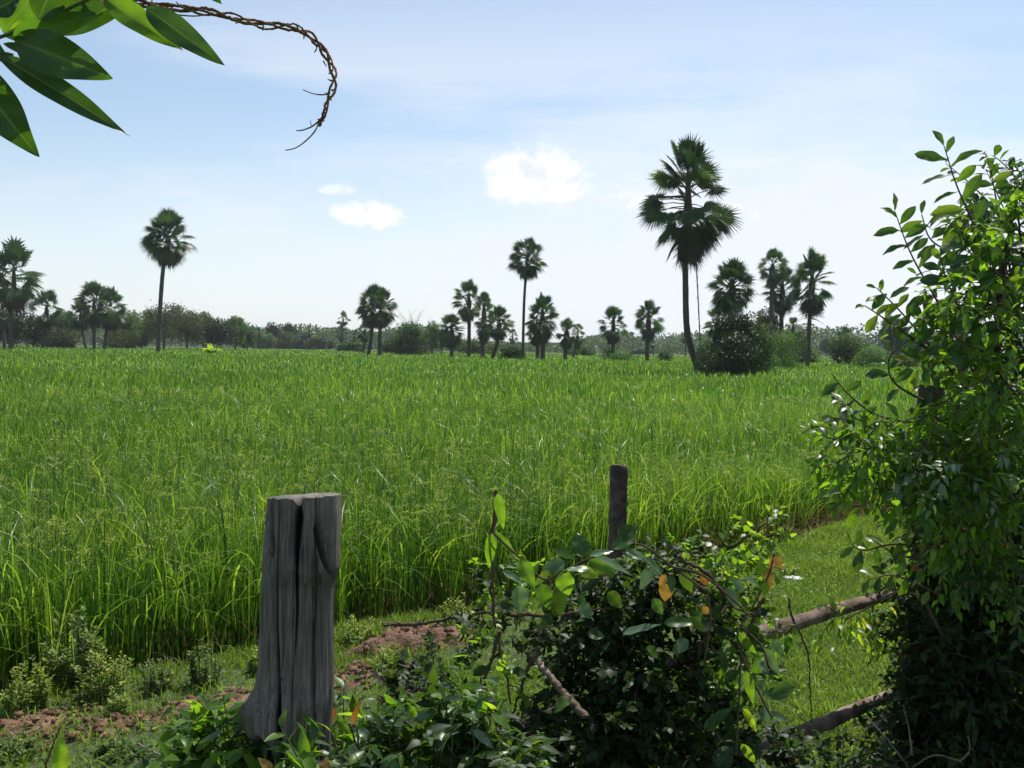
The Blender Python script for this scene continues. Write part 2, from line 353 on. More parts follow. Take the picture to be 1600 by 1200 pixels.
n1 = n.new('ShaderNodeTexNoise'); n1.inputs['Scale'].default_value = 1.3; n1.inputs['Detail'].default_value = 9; n1.inputs['Roughness'].default_value = .7; l.new(tcg.outputs['Object'], n1.inputs[0])
n2 = n.new('ShaderNodeTexNoise'); n2.inputs['Scale'].default_value = 22; n2.inputs['Detail'].default_value = 8; l.new(tcg.outputs['Object'], n2.inputs[0])
r1 = ramp_node(t, [(.40, (.035, .065, .012)), (.60, (.06, .085, .02)), (.72, (.12, .09, .05))]); l.new(n1.outputs['Fac'], r1.inputs[0])
r2 = ramp_node(t, [(.3, (.5, .5, .5)), (.7, (1.2, 1.2, 1.2))]); l.new(n2.outputs['Fac'], r2.inputs[0])
mm = n.new('ShaderNodeMix'); mm.data_type = 'RGBA'; mm.blend_type = 'MULTIPLY'; mm.inputs[0].default_value = 1; l.new(r1.outputs[0], mm.inputs[6]); l.new(r2.outputs[0], mm.inputs[7])
pb = n.new('ShaderNodeBsdfPrincipled'); pb.inputs['Roughness'].default_value = .95; l.new(mm.outputs[2], pb.inputs['Base Color'])
bp = n.new('ShaderNodeBump'); bp.inputs['Distance'].default_value = .02; l.new(n2.outputs['Fac'], bp.inputs['Height']); l.new(bp.outputs[0], pb.inputs['Normal'])
om = n.new('ShaderNodeOutputMaterial'); l.new(pb.outputs[0], om.inputs[0])
g = MB(); g.add(np.stack([GX, GY, GZ], -1).reshape(-1, 3), F); tag(g.build('ground', mt, smooth=True), kind='structure')

# ------------------------------------------------------------------ rice
rs = np.random.default_rng(11)
RT = 0.52                                             # height of the rice tops
def wedge(n, y0, y1, spread=.60, margin=2.0):
    """random points between depths y0 and y1 inside the wedge ahead, beyond the field edge"""
    y = np.sqrt(rs.random(n) * (y1 ** 2 - y0 ** 2) + y0 ** 2); x = (rs.random(n) * 2 - 1) * (y * spread + margin)
    k = (y > edge_y(x)); return x[k], y[k]
def strips(mb, x, y, z0, h, wd, lean, az, arch, nseg, rnd, mi=0, twist=None):
    """grass-like blades: upright strips which bend over towards az"""
    n_ = len(x); t_ = np.linspace(0, 1, nseg + 1)[None, :]
    out_ = (lean[:, None] * t_ + arch[:, None] * t_ ** 2.6) * h[:, None]
    up_ = h[:, None] * (t_ - .42 * np.minimum(arch, 1.3)[:, None] * t_ ** 3.2)
    cx = x[:, None] + out_ * np.cos(az)[:, None]; cy = y[:, None] + out_ * np.sin(az)[:, None]; cz = z0[:, None] + up_
    fa = az + math.pi / 2 if twist is None else twist
    hw = wd[:, None] * .5 * np.clip(1.15 - t_ ** 2.2 * 1.1, .06, 1) * (0.6 + .4 * np.minimum(t_ * 4, 1))
    a_ = np.stack([cx - hw * np.cos(fa)[:, None], cy - hw * np.sin(fa)[:, None], cz], -1)
    b_ = np.stack([cx + hw * np.cos(fa)[:, None], cy + hw * np.sin(fa)[:, None], cz], -1)
    V_ = np.stack([a_, b_], 2).reshape(n_, -1, 3)
    q = np.arange(nseg) * 2; F_ = np.stack([q, q + 1, q + 3, q + 2], -1)
    F_ = (F_[None] + (np.arange(n_) * (nseg + 1) * 2)[:, None, None]).reshape(-1, 4)
    A_ = np.zeros(V_.shape); A_[..., 1] = np.repeat(t_, 2, axis=1); A_[..., 2] = rnd[:, None]
    mb.add(V_.reshape(-1, 3), F_, A_.reshape(-1, 3), mi)
def rice_blades(mb, n_, y0, y1, wd, nseg, zlow, hmul=1.0, tall=.10):
    x, y = wedge(n_, y0, y1); k = len(x)
    if y1 <= 20:      # planted in hills: stalks gather round jittered centres
        gi, gj = np.round(x / .21), np.round(y / .21); cxh = gi * .21 + (vnoise(gi * .21, gj * .21, .05, 61) - .5) * .14; cyh = gj * .21 + (vnoise(gi * .21, gj * .21, .05, 62) - .5) * .14
        pull = rs.random(k) < .8; x = np.where(pull, cxh + rs.normal(0, .036, k), x); y = np.where(pull, cyh + rs.normal(0, .036, k), y)
        ok = y > edge_y(x); x, y = x[ok], y[ok]; k = len(x)
    patch = vnoise(x, y, 2.2, 5) * .45 + vnoise(x, y, .7, 8) * .25 + vnoise(x, y, .24, 18) * .30
    big = rs.random(k) < tall
    dist = (y - edge_y(x)) * .72
    top = RT - .10 + .20 * rs.random(k) + (patch - .5) * .16 + big * rs.random(k) * .22
    z0 = np.where(dist < 1.3, PADDY, zlow); h = (top - z0) * hmul
    arch = np.where(rs.random(k) < .20, .25 + .9 * rs.random(k) ** 1.5, rs.random(k) * .12)
    lean = rs.normal(0, .07, k); az = rs.random(k) * 6.283
    # blades that arch start higher up the stalk
    z1 = np.where(arch > .25, z0 + (top - z0) * (.25 + .35 * rs.random(k)), z0); h = np.where(arch > .25, (top - z1) * 1.25 + .08, h)
    rnd = np.clip(.85 * rs.random(k) ** 1.9 + .60 * patch - .12 - big * .25, 0, 1)
    strips(mb, x, y, z1, h, wd * (.6 + .8 * rs.random(k)), lean, az, arch, nseg, rnd, twist=rs.random(k) * 3.14)
rice = MB()
rice_blades(rice, 66000, 4.3, 10, .0088, 4, -.25)
rice_blades(rice, 100000, 10, 20, .010, 3, 0.0)
rice_blades(rice, 80000, 20, 42, .020, 3, .15, tall=.05)
rice_blades(rice, 60000, 42, 100, .05, 2, .25, tall=.03)
rice_blades(rice, 34000, 100, 215, .13, 2, .3, tall=.02)
# the thick front rows
n_ = 60000; x = rs.uniform(-6.5, 13, n_); y = edge_y(x) + rs.random(n_) * 2.2 / .72 + .12; dd = (y - edge_y(x)) * .72
z0 = np.full(n_, PADDY); top = .12 + .32 * rs.random(n_) + .03 * dd
strips(rice, x, y, z0, top - z0, .006 + .004 * rs.random(n_), rs.normal(0, .08, n_), rs.random(n_) * 6.28, rs.random(n_) * .25, 3, .05 + .40 * rs.random(n_), twist=rs.random(n_) * 3.14)
# ears
def panicles(mb, n_, y0, y1, gs, ng, scale=1.0):
    x, y = wedge(n_, y0, y1, margin=1.0); k = len(x)
    z = RT - .14 + .20 * rs.random(k); az = rs.random(k) * 6.283
    x, y, z, az = [np.repeat(q_, 3) for q_ in (x, y, z, az)]; k = len(x); az = az + rs.normal(0, .35, k); ln = (.15 + .10 * rs.random(k)) * scale
    t_ = np.linspace(0, 1, ng)[None]
    o_ = ln[:, None] * (t_ * .9); d_ = ln[:, None] * (.35 * t_ - (.75 + .5 * rs.random(k))[:, None] * t_ ** 2.3)
    P = np.stack([x[:, None] + o_ * np.cos(az)[:, None], y[:, None] + o_ * np.sin(az)[:, None], z[:, None] + d_], -1)
    P = P + rs.normal(0, .0035 * scale, P.shape)
    P = P.reshape(-1, 3); D = np.repeat(np.stack([np.cos(az) * .7, np.sin(az) * .7, -.5 * np.ones(k)], -1), ng, 0) + rs.normal(0, .45, (k * ng, 3))
    leaves(mb, P, D, rdir(rs, len(P)), gs * 2.6, gs * .62, np.repeat(rs.random(k), ng), rs, ('diamond', 3, 2), 0, 0, mi=1)
    # stalk
    strips(mb, x - .0, y, z - .22, np.full(k, .24), np.full(k, .004), np.zeros(k), az, np.full(k, .05), 2, np.full(k, .6), mi=1)
panicles(rice, 2800, 4.2, 10.5, .0050, 16)
panicles(rice, 4800, 10.5, 24, .0085, 7, 1.15)
# dry lower leaves and a few long ones hanging over the edge
n_ = 5200; x = rs.uniform(-5.5, 9, n_); y = edge_y(x) + rs.random(n_) ** 1.5 * .9 - .05
strips(rice, x, y, np.full(n_, PADDY), .2 + .45 * rs.random(n_), .005 + .004 * rs.random(n_), rs.normal(0, .25, n_), rs.random(n_) * 6.28, rs.random(n_) * .8, 4, rs.random(n_) * .8, mi=2, twist=rs.random(n_) * 3)
n_ = 2600; x = rs.uniform(1.6, 8.5, n_); y = edge_y(x) + rs.random(n_) * .7 - .1
strips(rice, x, y, np.full(n_, PADDY), .4 + .4 * rs.random(n_), .005 + .005 * rs.random(n_), rs.normal(.1, .3, n_), rs.normal(-1.8, 1.2, n_), .3 + rs.random(n_) * 1.1, 5, rs.random(n_), mi=2, twist=rs.random(n_) * 3)
n_ = 800; x = rs.uniform(-4.5, 6, n_); y = edge_y(x) + rs.random(n_) * .5
strips(rice, x, y, np.full(n_, -.1) + .3 * rs.random(n_), .35 + .35 * rs.random(n_), .007 + .004 * rs.random(n_), np.full(n_, .1), rs.normal(-1.2, 1.0, n_), .7 + rs.random(n_) * .7, 6, .6 + .4 * rs.random(n_), mi=0, twist=rs.random(n_) * 3)
tag(rice.build('rice_plants', [M['rice'], M['panicle'], M['dry']]), 'dense bright green rice with drooping ears filling the flooded field', 'rice', kind='stuff')
# the closed canopy of the far rice, a bumpy sheet below the blade tips
cx = axis(420, 10, 1.0); cx = np.concatenate([-cx[:0:-1], cx]); cy = np.concatenate([np.arange(13, 60, 1.0), 60 + axis(170, 40, 1.5)])
CX, CY = np.meshgrid(cx, cy)
inside = np.clip((CY - edge_y(CX) - 2.5) / 4, 0, 1)
CZ = PADDY + .02 + (RT - .22 - PADDY) * inside + (vnoise(CX, CY, 2.5) - .5) * .12 * inside
nx = len(cx); i = np.arange(len(cy) - 1)[:, None] * nx; j = np.arange(nx - 1)[None]
F = np.stack([i + j, i + j + 1, i + nx + j + 1, i + nx + j], -1).reshape(-1, 4)
M['canopy'] = rough_mat('rice_canopy', [(.3, (.06, .125, .014)), (.5, (.10, .19, .022)), (.75, (.17, .27, .05))], 1.6, (1, .5, 1), bump=1, dist=.3, bscale=6, stops2=[(.35, (.8, .85, .8)), (.65, (1.15, 1.1, 1.2))], scale2=.06)
g = MB(); g.add(np.stack([CX, CY, CZ], -1).reshape(-1, 3), F)
tag(g.build('rice_canopy', M['canopy'], smooth=True), 'far part of the rice field seen as a smooth green sheet', 'rice', kind='stuff')

# ------------------------------------------------------------------ turf
def turf_points(n_, x0, x1, y0, y1):
    x = rs.uniform(x0, x1, n_); y = rs.uniform(y0, y1, n_)
    k = (y < edge_y(x) + .05) & (np.abs(x) < y * .62 + 1.0); return x[k], y[k]
tf = MB()
x, y = turf_points(1150000, -4, 7.5, 1.8, 13); k = len(x)
pn = vnoise(x, y, .55, 9) * .6 + vnoise(x, y, .18, 4) * .4
bare = (vnoise(x, y, 1.1, 21) > .62) & (rs.random(k) < .75) & (x < 1.2)
x, y, pn = x[~bare], y[~bare], pn[~bare]; k = len(x)
strips(tf, x, y, ground_z(x, y) - .005, (.028 + .05 * rs.random(k) ** 1.6) * (.5 + pn), .0042 + .0035 * rs.random(k), rs.normal(0, .4, k), rs.random(k) * 6.28, rs.random(k) * .9, 2, np.clip(.15 + pn * .8 * rs.random(k) ** .5 + .25 * (rs.random(k) < .10), 0, 1), twist=rs.random(k) * 3.14)
# taller grass against the rice
x = rs.uniform(-4.5, 9, 26000); y = edge_y(x) - rs.random(26000) ** 1.7 * 1.0 + .2; k = len(x)
strips(tf, x, y, ground_z(x, y) - .01, .03 + .11 * rs.random(k) * (.2 + vnoise(x, y, .5, 2)), .004 + .004 * rs.random(k), rs.normal(0, .3, k), rs.random(k) * 6.28, rs.random(k) * .9, 3, .2 + .5 * rs.random(k), twist=rs.random(k) * 3.14)
# low broad-leaved ground cover in the turf
x, y = turf_points(26000, -4, 3, 1.6, 9); z = ground_z(x, y); k = len(x)
ok = vnoise(x, y, .5, 33) > .45; x, y, z = x[ok], y[ok], z[ok]; k = len(x)
D = rdir(rs, k); D[:, 2] = np.abs(D[:, 2]) * .7 + .1
leaves(tf, np.stack([x, y, z + rs.random(k) * .05], -1), D, np.tile([0, 0, 1.0], (k, 1)) + .5 * rdir(rs, k), .014 + .016 * rs.random(k), .006 + .004 * rs.random(k), .3 + .5 * rs.random(k), rs, ('ovate', 3, 3), .3, .3)
n_ = 900; x = rs.uniform(-3.5, 6, n_); y = edge_y(x) - rs.random(n_) ** 1.3 * 4; k = y > 1.8; x, y = x[k], y[k]; n_ = len(x)
strips(tf, x, y, ground_z(x, y) + .012, np.full(n_, .02), .003 + .004 * rs.random(n_), 2 + 4 * rs.random(n_), rs.random(n_) * 6.28, np.zeros(n_), 3, rs.random(n_), mi=1, twist=rs.random(n_) * 3.14)
tag(tf.build('grass', [M['grass'], M['dry']]), 'short green turf and low ground cover on the bank', 'grass', kind='stuff')

# soil mounds
def soil_mound(px, py, w, d, h, label, seed):
    r = np.random.default_rng(seed); c = on_plane(px, py, 0.0)
    nn = 70; a = np.linspace(-1, 1, nn); X, Y = np.meshgrid(a, a); rr = np.sqrt(X ** 2 + Y ** 2)
    XX = c[0] + X * w; YY = c[1] + Y * d + X * w * .55
    prof = np.clip(1 - rr ** 1.6 - .5 * (vnoise(XX, YY, .12, seed) - .3), 0, 1)
    Z = ground_z(XX, YY) - .03 + prof * h + (prof > 0) * ((vnoise(XX, YY, .10, seed + 1) - .5) * .045 + (vnoise(XX, YY, .035, seed + 2) - .5) * .035)
    i = np.arange(nn - 1)[:, None] * nn; j = np.arange(nn - 1)[None]
    F = np.stack([i + j, i + j + 1, i + nn + j + 1, i + nn + j], -1).reshape(-1, 4)
    g = MB(); g.add(np.stack([XX, YY, Z], -1).reshape(-1, 3), F)
    # clods
    for q in range(150):
        a_ = r.random() * 6.28; q_ = math.sqrt(r.random()) * 1.05; x_ = c[0] + math.cos(a_) * q_ * w; y_ = c[1] + math.sin(a_) * q_ * d + math.cos(a_) * q_ * w * .55
        s = .005 + .016 * r.random() ** 2.5
        th, ph = np.meshgrid(np.linspace(0, math.pi, 5), np.arange(7) * 2 * math.pi / 7, indexing='ij')
        V = np.stack([np.sin(th) * np.cos(ph), np.sin(th) * np.sin(ph), np.cos(th) * .7], -1) * s * (1 + .25 * r.standard_normal(th.shape)[..., None])
        ix = int(np.clip((x_ - c[0]) / w * .5 * (nn - 1) + (nn - 1) / 2, 0, nn - 1)); iy = int(np.clip((math.sin(a_) * q_) * .5 * (nn - 1) + (nn - 1) / 2, 0, nn - 1))
        z_ = max(Z[iy, ix], float(ground_z(x_, y_))) + s * .3
        i_ = np.arange(4)[:, None] * 7; j_ = np.arange(7)[None]; k_ = (j_ + 1) % 7
        g.add(V.reshape(-1, 3) + [x_, y_, z_], np.stack([i_ + j_, i_ + k_, i_ + 7 + k_, i_ + 7 + j_], -1).reshape(-1, 4))
    o = g.build('soil_mound', M['soil'], loc=c, smooth=False); tag(o, label, 'soil mound', 'mounds of dug red soil on the bank')
soil_mound(30, 1142, .30, .16, .06, 'low crumbly red soil mound at the far left below the yellow weeds', 1)
soil_mound(150, 1150, .26, .13, .05, 'flat strip of red crumbled soil in front of the yellow weed clump', 2)
soil_mound(335, 1108, .40, .15, .08, 'red soil mound in the turf just left of the wooden stump post', 3)
soil_mound(560, 1062, .24, .18, .09, 'smooth red soil heap touching the right side of the stump post', 4)
soil_mound(645, 1018, .40, .20, .15, 'tallest lumpy red soil heap between the rice and the dead stick', 5)
# ------------------------------------------------------------------ palms
def fan(mb, r, hub, a, s, n, Rf, phi, nseg, droop, rnd, mi):
    """one fan leaf: half fused, split into pointed folded segments"""
    ph = np.linspace(-phi, phi, nseg); d = phi / nseg * 1.02
    ln = Rf * (.78 + .22 * np.cos(ph / 1.35)) * r.uniform(.84, 1.05, nseg)
    def P(p, rr, up=0.0):
        q = a[None] * np.cos(p)[:, None] + s[None] * np.sin(p)[:, None]
        o = hub[None] + q * rr[:, None] + n[None] * up
        o[:, 2] -= droop * Rf * (rr / Rf) ** 2.2
        return o
    mid = ln * .50
    h = np.repeat(hub[None], nseg, 0); Lf = P(ph - d, mid, -.02 * Rf); Mm = P(ph, mid, .035 * Rf); Rr = P(ph + d, mid, -.02 * Rf); T = P(ph + r.normal(0, .03, nseg), ln)
    T[:, 2] -= r.random(nseg) * .10 * Rf
    V = np.stack([h, Lf, Mm, Rr, T], 1).reshape(-1, 3); k = np.arange(nseg)[:, None] * 5
    F = np.concatenate([k + np.array([[0, 1, 2]]), k + np.array([[0, 2, 3]]), k + np.array([[1, 4, 2]]), k + np.array([[2, 4, 3]])])
    A = np.zeros((len(V), 3)); A[:, 2] = np.clip(rnd + np.repeat(r.normal(0, .08, nseg), 5), 0, 1)
    mb.add(V, F, A, mi)
def palm(px_trunk, top_py, crown_bot, width, Y, label, seed, nleaf=34, nseg=16, trunk_r=.17, gap=0.0, group='sugar palms standing in the rice field', name='fan_palm', dead=.12, stubs=0):
    """px_trunk: pixel polyline of the trunk from its foot up to the crown; sizes follow from the distance Y"""
    r = np.random.default_rng(seed); mp = m_per_px(Y)
    foot = at(*px_trunk[0], Y); base = np.array([foot[0], foot[1], PADDY - .02])
    half = width * mp / 2 * (1.0 if width > 100 else 1.16); cx, _ = px_trunk[-1]
    Hc = (crown_bot - top_py) * mp
    heart = at(cx, top_py, Y) + np.array([0, 0, -half * .92])
    bot = at(cx, crown_bot, Y)[2]
    Ls = max(.25 * half, heart[2] - bot - half * .55)
    root = empty(name, base, label, 'palm tree', group)
    ctrl = [base, foot] + [at(*p, Y) for p in px_trunk[1:-1]] + [heart]
    ctrl = [c for k, c in enumerate(ctrl) if k == 0 or c[2] > ctrl[k - 1][2] + .05]
    if abs(foot[2] - base[2]) < .05: ctrl = [base] + ctrl[2:]
    P = spline(ctrl, 40); tt = np.linspace(0, 1, 40)
    rad = trunk_r * (1 + .55 * np.exp(-tt * 14) - .25 * tt) * (1 + .035 * np.sin(np.arange(40) * 2.1))
    mb = MB(); tube(mb, P, rad, 12, wob=.03, rs=r); mb.build('trunk', M['trunk'], root, loc=base, smooth=True)
    cr = MB(); fr_r = half * .44; pet = half * .62
    ga = r.random() * 6.28
    nleaf = int(nleaf * (1.3 if width > 100 else 1.6))
    for i in range(nleaf):
        t_ = (i + .5) / nleaf
        el = R(86 - 158 * t_ ** .92 + r.normal(0, 7)); az = ga + i * 2.39996 + r.normal(0, .15)
        if .2 < t_ < .85 and r.random() < max(gap, .12): continue
        o = heart + np.array([0, 0, -t_ * Ls])
        dr = np.array([math.cos(el) * math.cos(az), math.cos(el) * math.sin(az), math.sin(el)])
        pl = pet * r.uniform(.8, 1.12) * (1 - .5 * min(max((t_ - .5) / .25, 0), 1))
        bend = np.array([0, 0, -.22 * pl * math.cos(el)])
        hub = o + dr * pl + bend
        pts = np.stack([o, o + dr * pl * .5 + bend * .25, hub]); tube(cr, pts, [.035, .025, .018], 4, cap=False)
        a = nrm(dr + np.array([0, 0, -.35 * math.cos(el) - .10]))
        upref = np.array([0, 0, 1.0]) if abs(a[2]) < .93 else np.array([math.cos(az), math.sin(az), 0.0])
        s = nrm(np.cross(a, upref)); n_ = np.cross(s, a); w = r.uniform(-1.15, 1.15); s2 = s * math.cos(w) + n_ * math.sin(w); n2 = np.cross(s2, a)
        isdead = t_ > 1 - dead
        fan(cr, r, hub, a, s2, n2, fr_r * r.uniform(.88, 1.12) * (.9 if isdead else 1), R(r.uniform(118, 155) - 60 * max(0, t_ - .6)), nseg, .06 + .20 * t_, r.random() * (.85 if not isdead else 1), 1 if isdead else 0)
    # leaf bases round the stem under the heart
    tube(cr, np.stack([heart + [0, 0, -Ls - half * .25], heart + [0, 0, -Ls * .5], heart + [0, 0, .1]]), [trunk_r * .9, trunk_r * 1.15, trunk_r * .5], 9, mi=1, wob=.15, rs=r)
    cr.build('crown', [M['palm'], M['palm_dead']], root, loc=base)
    if stubs:
        sb = MB()
        for q in range(stubs):
            z = heart[2] - Ls - half * (.3 + .9 * r.random()); az = r.random() * 6.28; o = np.array([heart[0], heart[1], z])
            o[0] = np.interp(z, P[:, 2], P[:, 0]); e = o + np.array([math.cos(az), math.sin(az), -.25 * r.random() - .25]) * half * .55
            tube(sb, np.stack([o, (o + e) / 2 + [0, 0, .08], e]), [.025, .018, .01], 4)
        sb.build('dead_stalks', M['palm_dead'], root, loc=base)
    return root
H0 = RT + .02
def depth(px, py):
    """distance at which the rice tops meet the pixel"""
    return float(on_plane(px, py, H0)[1])
PALMS = [
 # trunk pixels,                         top, bottom, width, label
 ([(16, 544), (18, 480), (22, 400)], 374, 484, 82, 'large fan palm cut by the left edge of the photo', dict(nleaf=46, gap=.2, dead=.25)),
 ([(7, 543), (5, 500), (3, 470)], 455, 510, 40, 'short dark fan palm half hidden at the very left edge', {}),
 ([(67, 543), (70, 500), (73, 470)], 450, 512, 52, 'short fan palm with a pale round top standing right of the big left edge palm', dict(gap=.3)),
 ([(134, 543), (128, 515), (126, 480)], 465, 514, 46, 'lowest leaning palm at the left of the dark trio beside the tall thin palm', {}),
 ([(147, 544), (147, 500), (147, 460)], 437, 510, 62, 'tallest palm in the middle of the dense dark trio on the left', dict(nleaf=42)),
 ([(163, 544), (168, 505), (173, 470)], 445, 516, 52, 'right palm of the dense dark trio on the left', dict(nleaf=42)),
 ([(247, 548), (253, 440), (262, 360)], 326, 413, 78, 'tall lone palm with long thin trunk on the left, rising over the low woods', dict(nleaf=50, nseg=20, gap=.12, trunk_r=.30)),
 ([(322, 543), (323, 525), (323, 510)], 495, 525, 24, 'small palm dark against the far woods right of the tall left palm', {}),
 ([(405, 545), (405, 530), (405, 517)], 510, 528, 14, 'tiny far palm above the woods, first right of the pale green tree', dict(nleaf=16, nseg=8)),
 ([(484, 546), (484, 530), (484, 514)], 507, 525, 14, 'tiny far palm sticking up alone at the end of the far woods', dict(nleaf=16, nseg=8)),
 ([(534, 546), (534, 530), (534, 518)], 508, 534, 20, 'lower crowned palm of the slim stacked pair standing alone in the far field', dict(nleaf=22, nseg=10)),
 ([(536, 546), (535, 520), (536, 495)], 485, 510, 22, 'higher crowned palm of the slim stacked pair standing alone in the far field', dict(nleaf=20, nseg=10, gap=.3)),
 ([(554, 547), (554, 530), (554, 522)], 513, 536, 18, 'small grey palm at the left foot of the big round double crown', dict(nleaf=18, nseg=8)),
 ([(568, 550), (570, 530), (570, 515)], 501, 534, 28, 'small palm in front at the left of the big round double crown', dict(nleaf=24, nseg=12)),
 ([(576, 553), (581, 520), (582, 470)], 442, 512, 52, 'left palm with leaning trunk in the big round double crown', dict(nleaf=44)),
 ([(593, 553), (594, 510), (597, 475)], 446, 512, 50, 'right palm with straight trunk in the big round double crown', dict(nleaf=44)),
 ([(706, 555), (706, 530), (706, 508)], 487, 544, 44, 'short squat palm left of the group of tall palms in the centre', dict(nleaf=40)),
 ([(733, 555), (733, 490), (733, 458)], 435, 502, 50, 'highest palm at the left of the centre group, open crown', dict(nleaf=38, gap=.3)),
 ([(754, 556), (755, 500), (757, 475)], 454, 536, 38, 'dense palm in the middle of the centre group', dict(nleaf=44)),
 ([(770, 557), (778, 532), (780, 495)], 475, 532, 48, 'palm with bent trunk at the right of the centre group', dict(nleaf=36, gap=.15)),
 ([(801, 549), (801, 535), (801, 525)], 512, 538, 18, 'small pale palm far behind, left of the tall thin centre palm', dict(nleaf=20, nseg=10)),
 ([(817, 559), (819, 470), (825, 400)], 369, 434, 58, 'tall thin palm rising highest near the centre of the field', dict(nleaf=42, nseg=20, gap=.15, trunk_r=.17)),
 ([(848, 560), (848, 520), (848, 485)], 457, 536, 54, 'full round palm just right of the tall thin centre palm', dict(nleaf=50)),
 ([(840, 558), (840, 530), (838, 515)], 497, 540, 34, 'smaller palm hidden behind the full round palm', dict(nleaf=24)),
 ([(883, 559), (884, 530), (886, 512)], 496, 546, 36, 'short bright palm right of the full round palm', dict(nleaf=32)),
 ([(896, 557), (900, 535), (903, 520)], 503, 545, 24, 'small palm peeping out behind the short bright palm', dict(nleaf=22)),
 ([(958, 560), (958, 530), (959, 500)], 476, 536, 46, 'palm growing out of a bush, left of the pair right of centre', dict(nleaf=34, gap=.25)),
 ([(1011, 561), (1012, 530), (1014, 490)], 466, 532, 48, 'palm with umbrella shaped crown, right of the pair right of centre', dict(nleaf=34, gap=.25)),
 ([(1021, 553), (1021, 540), (1021, 528)], 518, 546, 18, 'small palm close behind the umbrella shaped palm', dict(nleaf=18, nseg=8)),
 ([(988, 551), (988, 546), (988, 541)], 536, 545, 9, 'tiny far palm between the two palms right of centre', dict(nleaf=14, nseg=6)),
 ([(1071, 556), (1071, 540), (1071, 528)], 518, 536, 18, 'small far palm half hidden by the bent foot of the biggest palm', dict(nleaf=18, nseg=8)),
 ([(1090, 577), (1081, 548), (1073, 510), (1071, 440), (1071, 380), (1077, 290)], 212, 408, 160, 'biggest and nearest palm, thick trunk bent at its foot', dict(nleaf=62, nseg=34, gap=.32, trunk_r=.20, dead=.14)),
 ([(1143, 575), (1144, 520), (1145, 440)], 402, 492, 74, 'bushy palm rising behind the big dark thicket', dict(nleaf=48, nseg=20, gap=.12)),
 ([(1120, 572), (1120, 520), (1122, 500)], 474, 535, 50, 'low palm crown at the left shoulder of the dark thicket', dict(nleaf=34, nseg=14)),
 ([(1205, 566), (1205, 500), (1208, 410)], 387, 446, 50, 'highest slim palm of the close pair left of the right hand palm', dict(nleaf=30, gap=.25)),
 ([(1221, 566), (1221, 500), (1223, 445)], 412, 490, 58, 'lower dense palm of the close pair left of the right hand palm', dict(nleaf=46)),
 ([(1237, 565), (1238, 530), (1240, 508)], 494, 530, 28, 'small palm low between the close pair and the right hand palm', dict(nleaf=26)),
 ([(1262, 570), (1265, 500), (1270, 430)], 388, 492, 74, 'shaggy palm with dead stalks on its trunk, rightmost of the tall ones', dict(nleaf=44, nseg=20, gap=.2, stubs=26, dead=.2)),
 ([(1321, 565), (1321, 540), (1321, 525)], 509, 535, 26, 'small palm showing above the round tree by the leafy bush', dict(nleaf=24, nseg=10)),
 ([(1386, 566), (1390, 530), (1391, 510)], 492, 535, 34, 'left palm of the pair seen through the twigs of the big bush', dict(nleaf=28, nseg=12)),
 ([(1402, 566), (1402, 530), (1403, 515)], 494, 534, 30, 'right palm of the pair seen through the twigs of the big bush', dict(nleaf=26, nseg=12)),
]
FARPALM = {'small', 'tiny'}
for k, (pts, tp, bt, wd, lab, kw) in enumerate(PALMS):
    Y = depth(*pts[0]); Y = min(Y, 330 if 'far' in lab else 210)
    if lab.startswith('bushy palm'): Y = 66
    if lab.startswith('low palm crown'): Y = 72
    kw = dict(kw); kw.setdefault('trunk_r', .20 if Y < 90 else .26)
    if wd < 30: kw['trunk_r'] = min(kw['trunk_r'], .011 * wd * m_per_px(Y) * 2 + .12)
    palm(pts, tp, bt, wd, Y, lab, 100 + k, **kw)

# bamboo climbing pole hanging beside the biggest palm
YB = depth(1090, 577) - .1
mb = MB(); pts = spline([at(1087, 398, YB), at(1090, 450, YB), at(1094, 535, YB), at(1095, 572, YB)], 26)
pts[-1][2] = min(pts[-1][2], .1)
tube(mb, pts, np.where(np.arange(26) % 2 == 0, .042, .03), 7)
for q in range(1, 25):
    a_ = q * 2.2; e = pts[q] + np.array([math.cos(a_) * .14, math.sin(a_) * .14, .05]); tube(mb, np.stack([pts[q], e]), [.014, .010], 4)
tag(mb.build('bamboo_pole', M['rail'], loc=pts[-1]), 'thin knotty bamboo climbing pole reaching up into the biggest palm', 'pole')

